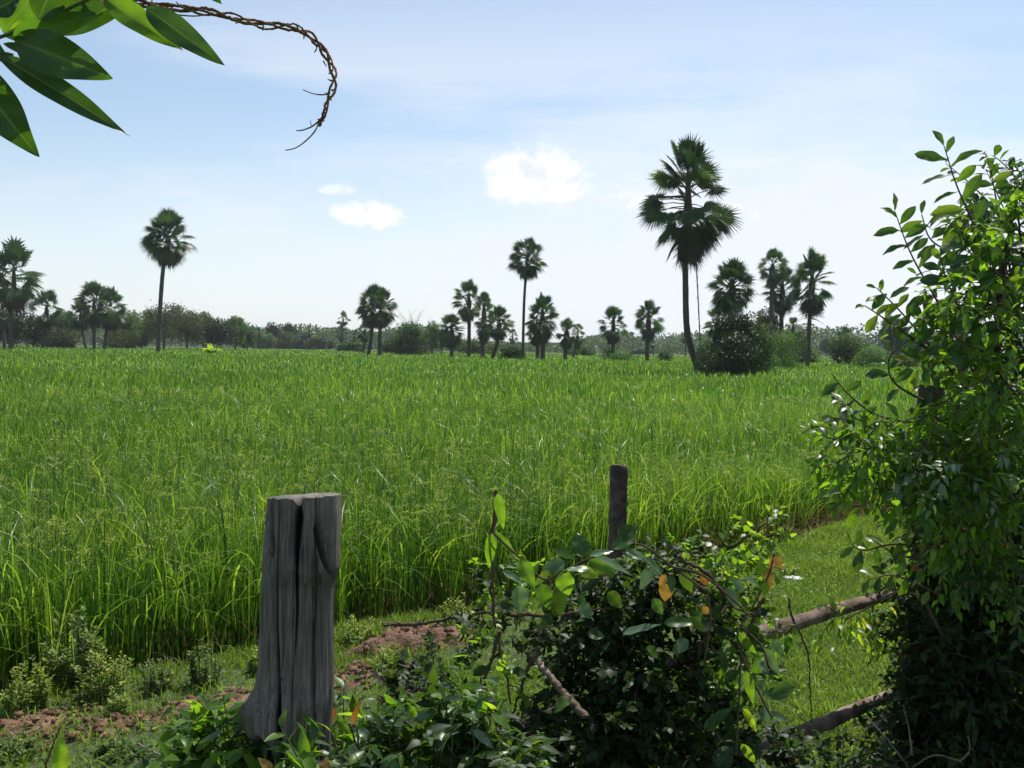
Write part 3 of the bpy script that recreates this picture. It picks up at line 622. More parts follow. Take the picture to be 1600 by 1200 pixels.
# ------------------------------------------------------------------ broadleaf trees and bushes
def tree(cx, top, base_y, wpx, Y, label, seed, mat='tree', n=2200, trunk=True, name='tree', cat='tree', group='trees beyond the rice field', leaf_px=2.6, nb=9, airy=.0, shape='round', foot=None):
    r = np.random.default_rng(seed); mp = m_per_px(Y)
    f = at(foot if foot else cx, base_y, Y); base = np.array([f[0], f[1], PADDY if Y > 14 else 0.0])
    topp = at(cx, top, Y); H = topp[2] - base[2]; hw = wpx * mp / 2
    root = empty(name, base, label, cat, group)
    lo = .18 if (trunk and shape == 'round') else .02
    zc = base[2] + H * (lo + 1) / 2; hz = H * (1 - lo) / 2
    cr = MB(); centers = []; nb = int(nb * 1.5)
    for b in range(nb):
        a_ = r.random() * 6.28; q = r.random() ** .5 * .62; zz = r.uniform(-.6, .66)
        if shape == 'bush': zz = r.uniform(-.95, .6); q *= 1.05
        wz = math.sqrt(max(.05, 1 - zz * zz))
        if shape == 'bush' and zz < 0: wz = 1
        centers.append((np.array([topp[0] + math.cos(a_) * q * hw * wz, base[1] + math.sin(a_) * q * hw * wz, zc + zz * hz]), r.uniform(.20, .5)))
    centers.append((np.array([topp[0] - hw * .55, base[1], zc - hz * .1]), .42)); centers.append((np.array([topp[0] + hw * .55, base[1], zc + hz * .1]), .42))
    centers.append((np.array([topp[0], base[1], zc + hz * .55]), .42))
    sl = leaf_px * mp
    m_ = n // len(centers)
    for c, q in centers:
        d = rdir(r, m_); lump = vnoise(d[:, 0] * 1.5 + d[:, 2] * 2.3 + q * 50, d[:, 1] * 1.5 - d[:, 2] * 1.9, .55, 7); rad = q * (.72 + .6 * lump) * (1 + .14 * r.standard_normal(m_)) * (1 - .6 * airy * r.random(m_))
        P = c + d * rad[:, None] * np.array([hw, hw, min(hz, hw * 1.3)]) ; P[:, 2] = np.maximum(P[:, 2], base[2] + .05)
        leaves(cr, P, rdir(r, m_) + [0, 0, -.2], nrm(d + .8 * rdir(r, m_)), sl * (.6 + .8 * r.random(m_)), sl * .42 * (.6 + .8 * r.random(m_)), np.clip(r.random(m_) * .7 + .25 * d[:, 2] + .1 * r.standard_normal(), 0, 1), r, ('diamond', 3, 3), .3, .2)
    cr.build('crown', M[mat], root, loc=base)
    if trunk:
        tk = MB(); tr_ = max(.03 * H, .08)
        tube(tk, spline([base, base + [0, 0, H * .3], [topp[0], base[1], zc]], 10), np.linspace(tr_, tr_ * .5, 10), 8)
        for c, q in centers[:6]:
            s_ = base + np.array([0, 0, H * r.uniform(.2, .5)]); tube(tk, spline([s_, (s_ + c) / 2 + [0, 0, .05 * H], c], 6), np.linspace(tr_ * .5, tr_ * .15, 6), 6)
        tk.build('trunk', M['bark'], root, loc=base)
    return root
T = [
 (20, 476, 543, 60, 'dark round tree behind the palm at the left edge', 'tree_dark', {}),
 (52, 492, 542, 44, 'dark tree between the two leftmost palms', 'tree_dark', {}),
 (98, 488, 542, 46, 'pale green tree left of the dark palm trio', 'tree_pale', {}),
 (90, 512, 542, 60, 'low olive scrub at the foot of the short pale topped palm', 'tree_olive', dict(shape='bush')),
 (200, 486, 543, 50, 'pale feathery tree right of the dark palm trio', 'tree_pale', dict(airy=.6)),
 (222, 502, 543, 46, 'low green tree just left of the tall lone palm', 'tree', {}),
 (190, 515, 543, 50, 'low palmy scrub at the foot of the feathery tree', 'tree_olive', dict(shape='bush')),
 (256, 471, 544, 74, 'spreading airy tree behind the tall lone palm trunk', 'tree_olive', dict(airy=.8, nb=16)),
 (292, 486, 544, 56, 'olive brown tree right of the tall lone palm', 'tree_olive', {}),
 (318, 489, 544, 42, 'green round tree in the middle of the left woods', 'tree', {}),
 (345, 498, 545, 44, 'dark tree before the pale tree that ends the left woods', 'tree_dark', {}),
 (368, 494, 545, 36, 'pale green tree with upright tips ending the left woods', 'tree_pale', dict(airy=.5)),
 (386, 512, 545, 26, 'low tree right at the end of the left woods', 'tree', {}),
 (427, 504, 546, 20, 'far pointed dark tree above the low woods', 'tree_dark', {}),
 (449, 505, 546, 20, 'far round dark tree above the low woods', 'tree_dark', {}),
 (459, 507, 546, 9, 'thin far tree beside the round dark one', 'tree_olive', dict(airy=.7)),
 (412, 522, 546, 36, 'pale bushy tree under the first tiny palm', 'tree_pale', dict(shape='bush')),
 (440, 517, 546, 46, 'wide green tree in the middle of the far woods', 'tree', dict(shape='bush')),
 (472, 521, 546, 30, 'dark green tree at the right of the far woods', 'tree_dark', dict(shape='bush')),
 (495, 526, 547, 30, 'low tree under the lone tiny palm', 'tree', dict(shape='bush')),
 (516, 532, 547, 14, 'small hazy tree in the gap before the stacked palms', 'tree', {}),
 (548, 531, 548, 40, 'low green scrub at the foot of the stacked palms', 'tree', dict(shape='bush')),
 (612, 528, 550, 36, 'green scrub behind the trunks of the double crown', 'tree', dict(shape='bush')),
 (675, 500, 552, 26, 'pale tree right of the round bamboo bush', 'tree_pale', dict(airy=.3)),
 (690, 506, 552, 28, 'grey green tree behind the squat palm', 'tree', {}),
 (745, 528, 552, 60, 'low woods behind the trunks of the centre palms', 'tree', dict(shape='bush')),
 (800, 541, 559, 36, 'low bush at the foot of the tall thin centre palm', 'tree', dict(shape='bush')),
 (905, 540, 554, 40, 'low scrub right of the short bright palm', 'tree', dict(shape='bush')),
 (1000, 543, 553, 36, 'hazy round scrub between the two palms right of centre', 'tree', dict(shape='bush')),
 (1100, 540, 560, 30, 'low green bush behind the bent foot of the biggest palm', 'tree', dict(shape='bush')),
 (1196, 476, 566, 44, 'brownish tree between the dark thicket and the close palm pair', 'tree_olive', dict(airy=.3)),
 (1246, 520, 566, 34, 'small green tree left of the shaggy palm trunk', 'tree', {}),
 (1250, 535, 566, 56, 'bright scrub at the foot of the shaggy palm', 'tree_pale', dict(shape='bush')),
 (1292, 528, 560, 18, 'hazy upright tree far behind, right of the shaggy palm', 'tree', {}),
 (1326, 522, 568, 56, 'round grey green tree left of the leafy foreground bush', 'tree', {}),
 (1398, 498, 560, 60, 'dark tree seen through the twigs of the leafy bush', 'tree_dark', {}),
 (1430, 520, 560, 50, 'green tree deep behind the leafy bush', 'tree', {}),
]
for k, (cx_, tp, by, wp, lab, mat, kw) in enumerate(T):
    Y = min(depth(cx_, by), 240)
    if 'far ' in lab or 'hazy' in lab or 'tiny' in lab: Y = min(Y * 1.5, 330)
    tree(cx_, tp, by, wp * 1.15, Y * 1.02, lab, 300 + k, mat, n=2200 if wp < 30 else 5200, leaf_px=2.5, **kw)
BG = 'bushes standing in the rice field'
tree(642, 503, 552, 58, depth(642, 552), 'round fluffy bamboo bush with a dark foot, left of centre', 401, 'tree', 12000, False, 'bush', 'bush', BG, 1.8, 16, 0, 'bush')
tree(640, 520, 553, 66, depth(642, 552) - 1, 'dark skirt of low bamboo growth round the fluffy bamboo bush', 421, 'tree_dark', 5000, False, 'bush', 'bush', BG, 1.8, 12, 0, 'bush')
tree(951, 540, 558, 30, depth(951, 558), 'dark bush left at the foot of the palm right of centre', 402, 'tree', 1800, False, 'bush', 'bush', BG, 2, 9, 0, 'bush')
tree(972, 546, 562, 54, depth(972, 561), 'wide pale bush right at the foot of the palm right of centre', 403, 'tree_pale', 2200, False, 'bush', 'bush', BG, 2, 9, 0, 'bush')
tree(1039, 544, 562, 24, depth(1039, 561), 'small round bush alone left of the biggest palm', 404, 'tree', 1600, False, 'bush', 'bush', BG, 2, 9, 0, 'bush')
tree(1144, 518, 578, 96, 51, 'dark low front of the thicket beside the biggest palm', 405, 'tree_dark', 16000, True, 'bush', 'bush', BG, 3.0, 20, 0, 'bush')
tree(1152, 478, 575, 74, 53.5, 'tall dark pointed middle of the thicket beside the biggest palm', 406, 'tree_dark', 15000, True, 'bush', 'bush', BG, 3.0, 20, .1, 'bush')
tree(1106, 526, 566, 40, 54, 'bushy left arm of the thicket reaching to the biggest palm trunk', 407, 'tree', 3500, True, 'bush', 'bush', BG, 2.4, 10, .1, 'bush')
tree(1184, 500, 570, 70, 56, 'lighter green right side of the thicket', 408, 'tree', 12000, True, 'bush', 'bush', BG, 2.4, 14, .1, 'bush')
tree(1226, 512, 568, 66, 74, 'pale feathery bamboo bush left of the shaggy palm', 409, 'tree_pale', 8000, False, 'bush', 'bush', BG, 1.8, 14, .1, 'bush')
tree(1362, 541, 571, 62, 84, 'pale round bush beside the round grey green tree', 410, 'tree_pale', 5000, False, 'bush', 'bush', BG, 2, 12, .1, 'bush')
tree(1422, 549, 572, 60, 86, 'bush partly covered by the twigs of the leafy bush', 411, 'tree', 3500, False, 'bush', 'bush', BG, 2, 12, .1, 'bush')
tree(1206, 548, 570, 34, 66, 'low bush with pale stalks in front of the close palm pair', 412, 'tree_pale', 2200, False, 'bush', 'bush', BG, 2, 10, .1, 'bush')
# wispy canes over the bamboo bush
mb = MB(); r = np.random.default_rng(5); Yb = depth(642, 552)
for q in range(16):
    x0 = r.uniform(628, 650); a_ = at(x0, 515, Yb); b_ = at(x0 + r.uniform(-22, 24), r.uniform(480, 502), Yb); m_ = (a_ + b_) / 2 + [0, 0, .5]
    tube(mb, spline([a_, m_, b_], 6), np.linspace(.022, .008, 6), 4)
tag(mb.build('bamboo_canes', M['tree_olive'], loc=at(640, 515, Yb)), 'thin bare canes fanning out of the top of the fluffy bamboo bush', 'canes')
# taro-like plant in the field
Yt = depth(332, 550); c = at(332, 551, Yt); mb = MB(); r = np.random.default_rng(3); n_ = 26
D = rdir(r, n_) * [1, 1, .3] + [0, 0, .55]
leaves(mb, np.tile(c, (n_, 1)) + r.normal(0, .25, (n_, 3)) * [1, 1, .1], D, rdir(r, n_) * .5 + [0, 0, 1], .9 + .7 * r.random(n_), .35, .6 + .4 * r.random(n_), r, ('ovate', 5, 3), .3, .4)
tag(mb.build('field_plant', M['leaf_bright'], loc=c), 'low bright green leafy plant alone in the rice, right of the tall lone palm', 'plant')
# hazy low tree line far away
mb = MB(); r = np.random.default_rng(8); n_ = 170000
th = r.uniform(-.75, .75, n_); Yf = r.uniform(420, 640, n_); X = np.tan(th) * Yf
hh = 3.5 + 6 * vnoise(X, Yf * 0, 22, 3) * vnoise(X, Yf * 0, 7, 4) * 2 + 5 * (vnoise(X, Yf * 0, 60, 6) > .6) * vnoise(X, Yf * 0, 11, 9)
z = PADDY + r.random(n_) ** .5 * hh
leaves(mb, np.stack([X, Yf, z], -1), rdir(r, n_), rdir(r, n_), 1.1 + r.random(n_) * .5, .6, r.random(n_), r, ('diamond', 3, 2), .3, .2)
tag(mb.build('distant_woods', M['tree']), 'low hazy line of woods along the far horizon', 'woods', kind='stuff')
# ------------------------------------------------------------------ near things: posts and rails
def stump():
    Y = 2.33; nz, na = 260, 240
    left = [(770, 419), (800, 417), (850, 412), (900, 409), (950, 408), (1000, 405), (1040, 404), (1070, 399), (1090, 388), (1102, 376), (1112, 373), (1125, 377), (1140, 386), (1155, 397), (1180, 398), (1230, 396), (1300, 392), (1560, 385)]
    right = [(770, 532), (800, 533), (850, 531), (885, 531), (905, 523), (950, 521), (1000, 521), (1080, 522), (1150, 518), (1200, 518), (1300, 520), (1560, 524)]
    ys = np.linspace(1580, 776, nz); xl = np.interp(ys, *zip(*left)); xr = np.interp(ys, *zip(*right))
    mp = m_per_px(Y); r = np.random.default_rng(4)
    cen = np.array([at((a + b) / 2, y_, Y) for a, b, y_ in zip(xl, xr, ys)]); hw = (xr - xl) / 2 * mp
    th = np.arange(na) * 2 * math.pi / na                       # -pi/2 faces the camera
    front = np.sin(th + 0) ; ct = np.cos(th)
    TH, YY = np.meshgrid(th, ys)
    # photo x of a surface point, used to run the cracks down the face
    base_r = 1 + .05 * vnoise(TH * 3 + 9, YY * .004 + TH, 1.0, 3) - .025
    groove = np.zeros_like(TH)
    def crack(path, width, dep):
        """path: (py, px) down the face"""
        py, px = zip(*path); xx = np.interp(YY, py, px); cenx = (xl + xr)[:, None] / 2; hwx = (xr - xl)[:, None] / 2
        c = np.clip((xx - cenx) / hwx, -.97, .97); th0 = -np.arccos(c)   # front half
        d = np.angle(np.exp(1j * (TH - th0))); ww = np.interp(YY, *zip(*width)) / hwx; dd = np.interp(YY, *zip(*dep))
        return dd * np.exp(-(d / np.maximum(ww, .012)) ** 2)
    groove += 1.9 * crack([(770, 446), (850, 444), (950, 441), (1000, 443), (1100, 447), (1200, 452), (1560, 455)], [(770, .8), (850, 1.5), (1000, 2.4), (1200, 3), (1560, 3)], [(780, .05), (850, .22), (1000, .30), (1560, .3)])
    groove += 1.6 * crack([(770, 477), (800, 477), (850, 474), (940, 475), (1010, 472)], [(770, 2), (800, 6), (830, 5), (880, 2), (1010, 1.5), (1560, .5)], [(770, .3), (800, .42), (900, .3), (1000, .1), (1040, 0), (1560, 0)])
    groove += 1.6 * crack([(770, 427), (800, 428), (860, 431), (900, 428)], [(770, 7), (850, 6), (870, 2.5), (1560, .5)], [(770, .22), (850, .26), (870, .08), (900, 0), (1560, 0)])
    groove += 1.6 * crack([(770, 503), (900, 503), (1000, 500), (1200, 502), (1560, 502)], [(770, 1.2), (1560, 2)], [(770, .08), (880, .24), (1560, .22)])
    groove += 1.05 * crack([(820, 506), (850, 512), (890, 523)], [(770, .5), (800, 2), (820, 7), (860, 8), (890, 5), (910, .5), (1560, .5)], [(770, 0), (800, .08), (825, .26), (880, .26), (905, 0), (1560, 0)])
    groove += 1.4 * crack([(1140, 412), (1180, 418), (1260, 420)], [(770, .5), (1130, 2), (1150, 14), (1200, 17), (1300, 14), (1560, 5)], [(770, 0), (1132, 0), (1150, .45), (1220, .5), (1300, .3), (1560, 0)])
    groove += crack([(1090, 520), (1150, 512), (1300, 510)], [(770, 1), (1060, 1), (1120, 7), (1560, 8)], [(770, 0), (1070, 0), (1110, .25), (1560, .3)])
    for q in range(34):       # fine checks in the weathered wood
        x0 = r.uniform(408, 528); y0 = r.uniform(770, 1150); y1 = y0 + r.uniform(60, 380)
        groove += crack([(y0, x0), (y1, x0 + r.uniform(-5, 5))], [(y0, .4), ((y0 + y1) / 2, .9), (y1, .4)], [(y0 - 1, 0), ((y0 + y1) / 2, r.uniform(.04, .15)), (y1 + 1, 0)])
    groove += .018 * (vnoise(TH * 23, YY * .004, 1.0, 5) - .5) + .012 * (vnoise(TH * 90, YY * .02, 1.0, 6) - .5)
    rr = np.clip(base_r - groove, .22, 1.2)
    rot = .12
    X = cen[:, 0][:, None] + ct[None] * hw[:, None] * np.where(np.abs(ct)[None] > .9, 1, rr); X = cen[:, 0][:, None] + ct[None] * hw[:, None] * (1 - (1 - rr) * 1.0)
    Yc = cen[:, 1][:, None] + np.minimum(hw, .10)[:, None] * .85 * front[None] * rr
    Z = np.repeat(cen[:, 2][:, None], na, 1)
    # slightly sloping, chipped top
    topz = at(475, 771, Y)[2]; k_ = np.clip((np.arange(nz) - nz + 14) / 13, 0, 1)[:, None]
    Z = Z + k_ * ((X - cen[-1, 0]) * .07 - (Yc - cen[-1, 1]) * .09 + .003 * (vnoise(TH * 8, YY * 0, 1, 2) - .5) - .02 * np.exp(-((X - at(477, 771, Y)[0]) / .008) ** 2) * (front < -.3)[None])
    V = np.stack([X, Yc, Z], -1); g = MB()
    i = np.arange(nz - 1)[:, None] * na; j = np.arange(na)[None]; k = (j + 1) % na
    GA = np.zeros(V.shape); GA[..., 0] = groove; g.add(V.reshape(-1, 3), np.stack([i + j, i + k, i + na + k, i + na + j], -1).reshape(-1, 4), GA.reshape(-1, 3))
    # end grain
    rings = [V[-1]]; c = V[-1].mean(0)
    for q in (.93, .7, .4, .15): rings.append(c + (V[-1] - c) * q + [0, 0, .002 + .002 * r.random()])
    Vt = np.concatenate(rings + [c[None]]); m_ = len(rings)
    i = np.arange(m_ - 1)[:, None] * na
    g.add(Vt, np.stack([i + j, i + k, i + na + k, i + na + j], -1).reshape(-1, 4))
    jj = np.arange(na); g.add(Vt[-1 - na:], np.stack([jj, (jj + 1) % na, np.full(na, na)], -1))
    mt, t = new_mat('weathered_wood'); n = t.nodes; l = t.links
    tc = n.new('ShaderNodeTexCoord'); mp_ = n.new('ShaderNodeMapping'); mp_.inputs['Scale'].default_value = (150, 150, 4); l.new(tc.outputs['Object'], mp_.inputs[0])
    n1 = n.new('ShaderNodeTexNoise'); n1.inputs['Scale'].default_value = 1.6; n1.inputs['Detail'].default_value = 10; n1.inputs['Roughness'].default_value = .7; l.new(mp_.outputs[0], n1.inputs[0])
    n2 = n.new('ShaderNodeTexNoise'); n2.inputs['Scale'].default_value = 7; n2.inputs['Detail'].default_value = 7; l.new(tc.outputs['Object'], n2.inputs[0])
    r1 = ramp_node(t, [(.30, (.040, .034, .028)), (.5, (.15, .13, .108)), (.70, (.28, .25, .215))]); l.new(n1.outputs['Fac'], r1.inputs[0])
    r2 = ramp_node(t, [(.34, (.45, .43, .42)), (.6, (1.05, 1.05, 1.05))]); l.new(n2.outputs['Fac'], r2.inputs[0])
    mm = n.new('ShaderNodeMix'); mm.data_type = 'RGBA'; mm.blend_type = 'MULTIPLY'; mm.inputs[0].default_value = .8; l.new(r1.outputs[0], mm.inputs[6]); l.new(r2.outputs[0], mm.inputs[7])
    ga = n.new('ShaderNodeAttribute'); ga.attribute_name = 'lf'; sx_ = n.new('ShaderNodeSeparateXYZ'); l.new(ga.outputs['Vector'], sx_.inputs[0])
    groove_tone = ramp_node(t, [(.07, (1, 1, 1)), (.24, (.16, .14, .13))]); l.new(sx_.outputs[0], groove_tone.inputs[0])      # wood colour darkens with groove depth
    m3 = n.new('ShaderNodeMix'); m3.data_type = 'RGBA'; m3.blend_type = 'MULTIPLY'; m3.inputs[0].default_value = 1; l.new(mm.outputs[2], m3.inputs[6]); l.new(groove_tone.outputs[0], m3.inputs[7])
    p = n.new('ShaderNodeBsdfPrincipled'); p.inputs['Roughness'].default_value = .8; l.new(m3.outputs[2], p.inputs['Base Color'])
    b = n.new('ShaderNodeBump'); b.inputs['Distance'].default_value = .004; b.inputs['Strength'].default_value = .9; l.new(n1.outputs['Fac'], b.inputs['Height']); l.new(b.outputs[0], p.inputs['Normal'])
    o = n.new('ShaderNodeOutputMaterial'); l.new(p.outputs[0], o.inputs[0]); M['wood'] = mt
    bs = np.array([cen[0, 0], cen[0, 1], 0.0])
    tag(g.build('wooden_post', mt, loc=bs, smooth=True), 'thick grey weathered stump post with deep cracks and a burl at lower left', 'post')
stump()

M['concrete'] = rough_mat('dark_concrete', [(.3, (.045, .032, .026)), (.55, (.12, .09, .075)), (.75, (.22, .19, .175))], 30, bump=.7, dist=.003, stops2=[(.4, (.6, .6, .6)), (.6, (1.1, 1.1, 1.1))], scale2=6)
def square_post(px, top_py, wpx, Y, name, mat, label, cham=.18, rough=.0006):
    c = at(px, top_py, Y); h = wpx * m_per_px(Y) / 2; r = np.random.default_rng(9)
    sec = np.array([(-1, -1 + cham), (-1 + cham, -1), (1 - cham, -1), (1, -1 + cham), (1, 1 - cham), (1 - cham, 1), (-1 + cham, 1), (-1, 1 - cham)], float)
    a = R(24); rot = np.array([[math.cos(a), -math.sin(a)], [math.sin(a), math.cos(a)]]); sec = sec @ rot.T * h / 1.25
    zs = np.concatenate([np.linspace(-.3, c[2] - .012, 60), [c[2]]]); V = []
    for q, z in enumerate(zs):
        s = sec * (1 if q < 60 else .82) + r.normal(0, rough, sec.shape); V.append(np.c_[s[:, 0] + c[0], s[:, 1] + c[1], np.full(8, z) + (r.normal(0, .003, 8) if q == 60 else 0)])
    V = np.array(V); g = MB(); n_ = len(zs); i = np.arange(n_ - 1)[:, None] * 8; j = np.arange(8)[None]; k = (j + 1) % 8
    g.add(V.reshape(-1, 3), np.stack([i + j, i + k, i + 8 + k, i + 8 + j], -1).reshape(-1, 4))
    jj = np.arange(8); g.add(np.concatenate([V[-1], V[-1].mean(0)[None] + [0, 0, .006]]), np.stack([jj, (jj + 1) % 8, np.full(8, 8)], -1))
    tag(g.build(name, M[mat], loc=(c[0], c[1], 0)), label, 'post')
square_post(967, 727, 27, 4.2, 'fence_post', 'concrete', 'slim square dark concrete post with a pointed top rising out of the hedge')
def pole(ctrl, rad, mat, name, label, cat, seed=1, sides=14, n=40, group=None, knots=0):
    r = np.random.default_rng(seed); P = spline(ctrl, n); P = P + r.normal(0, .0015, P.shape)
    g = MB(); rr = np.interp(np.linspace(0, 1, n), np.linspace(0, 1, len(rad)), rad) * (1 + .03 * r.standard_normal(n))
    tube(g, P, rr, sides, wob=.02, rs=r)
    for q in range(knots):
        i_ = r.integers(3, n - 3); a = rdir(r, 1)[0]; a[2] = abs(a[2]); tube(g, np.stack([P[i_], P[i_] + a * rr[i_] * 1.7]), [rr[i_] * .45, rr[i_] * .25], 6)
    o = g.build(name, M[mat], loc=P[0], smooth=True); tag(o, label, cat, group); return o
# right hand wooden post, wrapped by the bush
pole([(at(1455, 1100, 4.09) * [1, 1, 0] + [0, 0, -.2]), at(1453, 900, 4.09), at(1452, 700, 4.09), at(1456, 603, 4.09)], [.085, .07, .06, .052], 'bark', 'fence_post', 'thick dark wooden post wrapped by the leafy bush on the right', 'post', 3, knots=4)
RG = 'round fence rails running back to the post in the bush'
pole([at(1020, 1036, 3.02), at(1185, 992, 3.35), at(1290, 958, 3.62), at(1390, 930, 3.9), at(1445, 915, 4.05)], [.030, .030, .026, .021, .019], 'rail', 'fence_rail', 'upper round grey brown rail sloping up to the bush', 'fence rail', 4, knots=5, group=RG)
pole([at(1040, 1225, 3.02), at(1240, 1150, 3.4), at(1330, 1112, 3.68), at(1405, 1080, 3.9), at(1450, 1064, 4.05)], [.028, .027, .025, .020, .018], 'rail', 'fence_rail', 'lower round grey brown rail sloping up to the bush', 'fence rail', 5, knots=5, group=RG)
pole([at(838, 1030, 2.9), at(868, 1068, 2.85), at(915, 1120, 2.75)], [.009, .010, .012], 'rail', 'fallen_pole', 'short slanting peeled stick inside the left of the hedge', 'stick', 6)
pole([at(770, 1160, 3.2), at(850, 1125, 3.2), at(960, 1100, 3.2), at(1080, 1080, 3.2)], [.035, .04, .035, .03], 'bark', 'fallen_log', 'thick dark log low inside the shade of the hedge', 'log', 7, knots=3)
# thorny dead sticks
def stick_thing(paths, rad, name, label, cat, mat='twig', thorn=0, seed=1, group=None):
    r = np.random.default_rng(seed); g = MB()
    for pts in paths:
        P = spline([at(*p) for p in pts], 10 * len(pts)); P = P + r.normal(0, rad * .3, P.shape); tube(g, P, np.linspace(rad, rad * .5, len(P)), 6, wob=.1, rs=r)
        for q in range(thorn):
            i_ = r.integers(1, len(P) - 1); a = rdir(r, 1)[0]; tube(g, np.stack([P[i_], P[i_] + a * rad * r.uniform(3, 7)]), [rad * .5, rad * .1], 4)
    o = g.build(name, M[mat], loc=at(*paths[0][0]), smooth=True); return tag(o, label, cat, group)
stick_thing([[(598, 976, 3.2), (660, 974, 3.15), (712, 965, 3.1), (765, 956, 3.05)], [(735, 962, 3.1), (756, 948, 3.1)], [(765, 958, 3.05), (840, 962, 3.0), (900, 958, 3.0), (960, 948, 3.0)]], .007, 'dead_branch', 'long thorny brown branch lying level from the left into the hedge', 'branch', thorn=16, seed=11)
stick_thing([[(590, 1098, 2.75), (640, 1080, 2.75), (690, 1080, 2.75)], [(603, 1110, 2.7), (622, 1075, 2.75)], [(648, 1035, 2.8), (643, 1050, 2.8), (655, 1062, 2.8)], [(590, 1056, 2.8), (612, 1072, 2.8)]], .008, 'dead_branch', 'pale forked dead branch in front of the red soil heap', 'branch', mat='rail', thorn=12, seed=12)
stick_thing([[(1232, 935, 3.3), (1238, 965, 3.3), (1262, 1020, 3.3), (1266, 1080, 3.3), (1268, 1130, 3.3)]], .0045, 'bare_twig', 'thin bare twig hanging across the two fence rails', 'twig', thorn=5, seed=13)
stick_thing([[(1355, 1120, 3.0), (1390, 1160, 2.9), (1420, 1200, 2.8)], [(1500, 1190, 2.8), (1460, 1180, 2.8), (1425, 1199, 2.8)], [(1500, 1190, 2.8), (1515, 1172, 2.8), (1512, 1150, 2.8)], [(1425, 1180, 2.9), (1420, 1140, 3.0), (1412, 1105, 3.0)]], .0032, 'bare_twig', 'pale curved bare twig against the dark foot of the bush', 'twig', mat='rail', thorn=4, seed=14)

# ------------------------------------------------------------------ near foliage
def twigs(stem, leaf, r, C, rad3, n, length, nl, L_, W_, rndlo, rndhi, upbias=.4, tpl=('ovate', 5, 3), fold=.3, curl=.4, sr=.0022, out=.8, droop=.3, mi=0, jit=.5, sparse_stem=1.0):
    """n leafy twigs inside an ellipsoid of radii rad3 round C"""
    C = np.asarray(C, float); rad3 = np.asarray(rad3, float)
    for q in range(n):
        d0 = rdir(r, 1)[0]; p = C + d0 * rad3 * r.random() ** .45
        d = nrm(d0 * out + rdir(r, 1)[0] * .7 + np.array([0, 0, upbias])); ln = length * r.uniform(.6, 1.3)
        k = 7; t_ = np.linspace(0, 1, k)[:, None]; side = rdir(r, 1)[0] * .15
        P = p + d * ln * t_ + (side * t_ ** 2 - np.array([0, 0, droop]) * t_ ** 2) * ln
        if r.random() < sparse_stem: tube(stem, P, np.linspace(sr, sr * .4, k), 4, cap=False)
        m = max(2, int(nl * r.uniform(.7, 1.3))); tt = np.linspace(.12, 1, m); B = np.stack([np.interp(tt, t_[:, 0], P[:, c]) for c in range(3)], -1)
        ax_ = nrm(P[-1] - P[0]); s1 = nrm(np.cross(ax_, rdir(r, 1)[0])); s2 = np.cross(ax_, s1)
        ph = np.arange(m) * math.pi + r.normal(0, .5, m) + r.random() * 6
        D = ax_ * .65 + s1 * np.cos(ph)[:, None] + s2 * np.sin(ph)[:, None] * .8 + rdir(r, m) * .3 - np.array([0, 0, .25])
        Nn = np.array([0, 0, 1.0]) + rdir(r, m) * jit + rdir(r, m) * .2
        sz = r.uniform(.6, 1.15, m) * (1 - .3 * np.maximum(tt - .75, 0) * 2)
        leaves(leaf, B, D, Nn, L_ * sz, W_ * sz, r.uniform(rndlo, rndhi, m), r, tpl, fold, curl, mi=mi)
def blob(px, py, Y, rx, ry, rd=None):
    mp = m_per_px(Y); return at(px, py, Y), (rx * mp, rd if rd else (rx + ry) / 2 * mp, ry * mp)
def px_leaf(mb, b, tip, wpx, Y, rnd, r, up=.3, mi=0, tpl=('ovate', 11, 7), curl=.35, fold=.2, wave=.10, dy=None):
    P = at(*b, Y); Q = at(*tip, Y + (r.uniform(-.03, .03) if dy is None else dy)); D = Q - P; ln = np.linalg.norm(D)
    tocam = nrm(CAM - P); Nn = nrm(tocam * (1 - up) + np.array([0, 0, 1.0]) * up + rdir(r, 1)[0] * .22)
    leaves(mb, P[None], D[None], Nn[None], np.array([ln * 1.06]), np.array([wpx * m_per_px(Y) / 2 * 1.25]), np.array([rnd]), r, tpl, fold, curl, wave, mi)
def sprig(stem, leaf, r, pts, nleaf, lpx, wpx, rlo, rhi, sr=.003, mi=0, tpl=('obovate', 9, 5), up=.45, droop=.35, start=.12):
    """pts: (px, py, Y) from the foot to the tip; alternate leaves along it"""
    P = spline([at(*p) for p in pts], 24); tube(stem, P, np.linspace(sr, sr * .35, 24), 6, cap=False)
    tt = np.linspace(start, 1, nleaf); sgn = 1
    for q, t_ in enumerate(tt):
        i_ = t_ * 23; a = int(min(i_, 22)); B = P[a] + (P[a + 1] - P[a]) * (i_ - a); ax_ = nrm(P[min(a + 1, 23)] - P[max(a - 1, 0)])
        view = nrm(B - CAM); side = nrm(np.cross(ax_, view)) * sgn; sgn = -sgn
        tip = t_ > .93
        D = ax_ * (.9 if tip else .5) + side * (.35 if tip else 1) + rdir(r, 1)[0] * .35 - np.array([0, 0, droop * r.random()])
        Yb = B[1]; s = r.uniform(.8, 1.15) * (.7 if tip else 1)
        Nn = np.array([0, 0, 1.0]) * up - view * (1 - up) + rdir(r, 1)[0] * .35
        leaves(leaf, B[None], D[None], Nn[None], np.array([lpx * m_per_px(Yb) * s]), np.array([wpx * m_per_px(Yb) * .5 * s]), np.array([r.uniform(rlo, rhi)]), r, tpl, .3, .5, .12, mi)

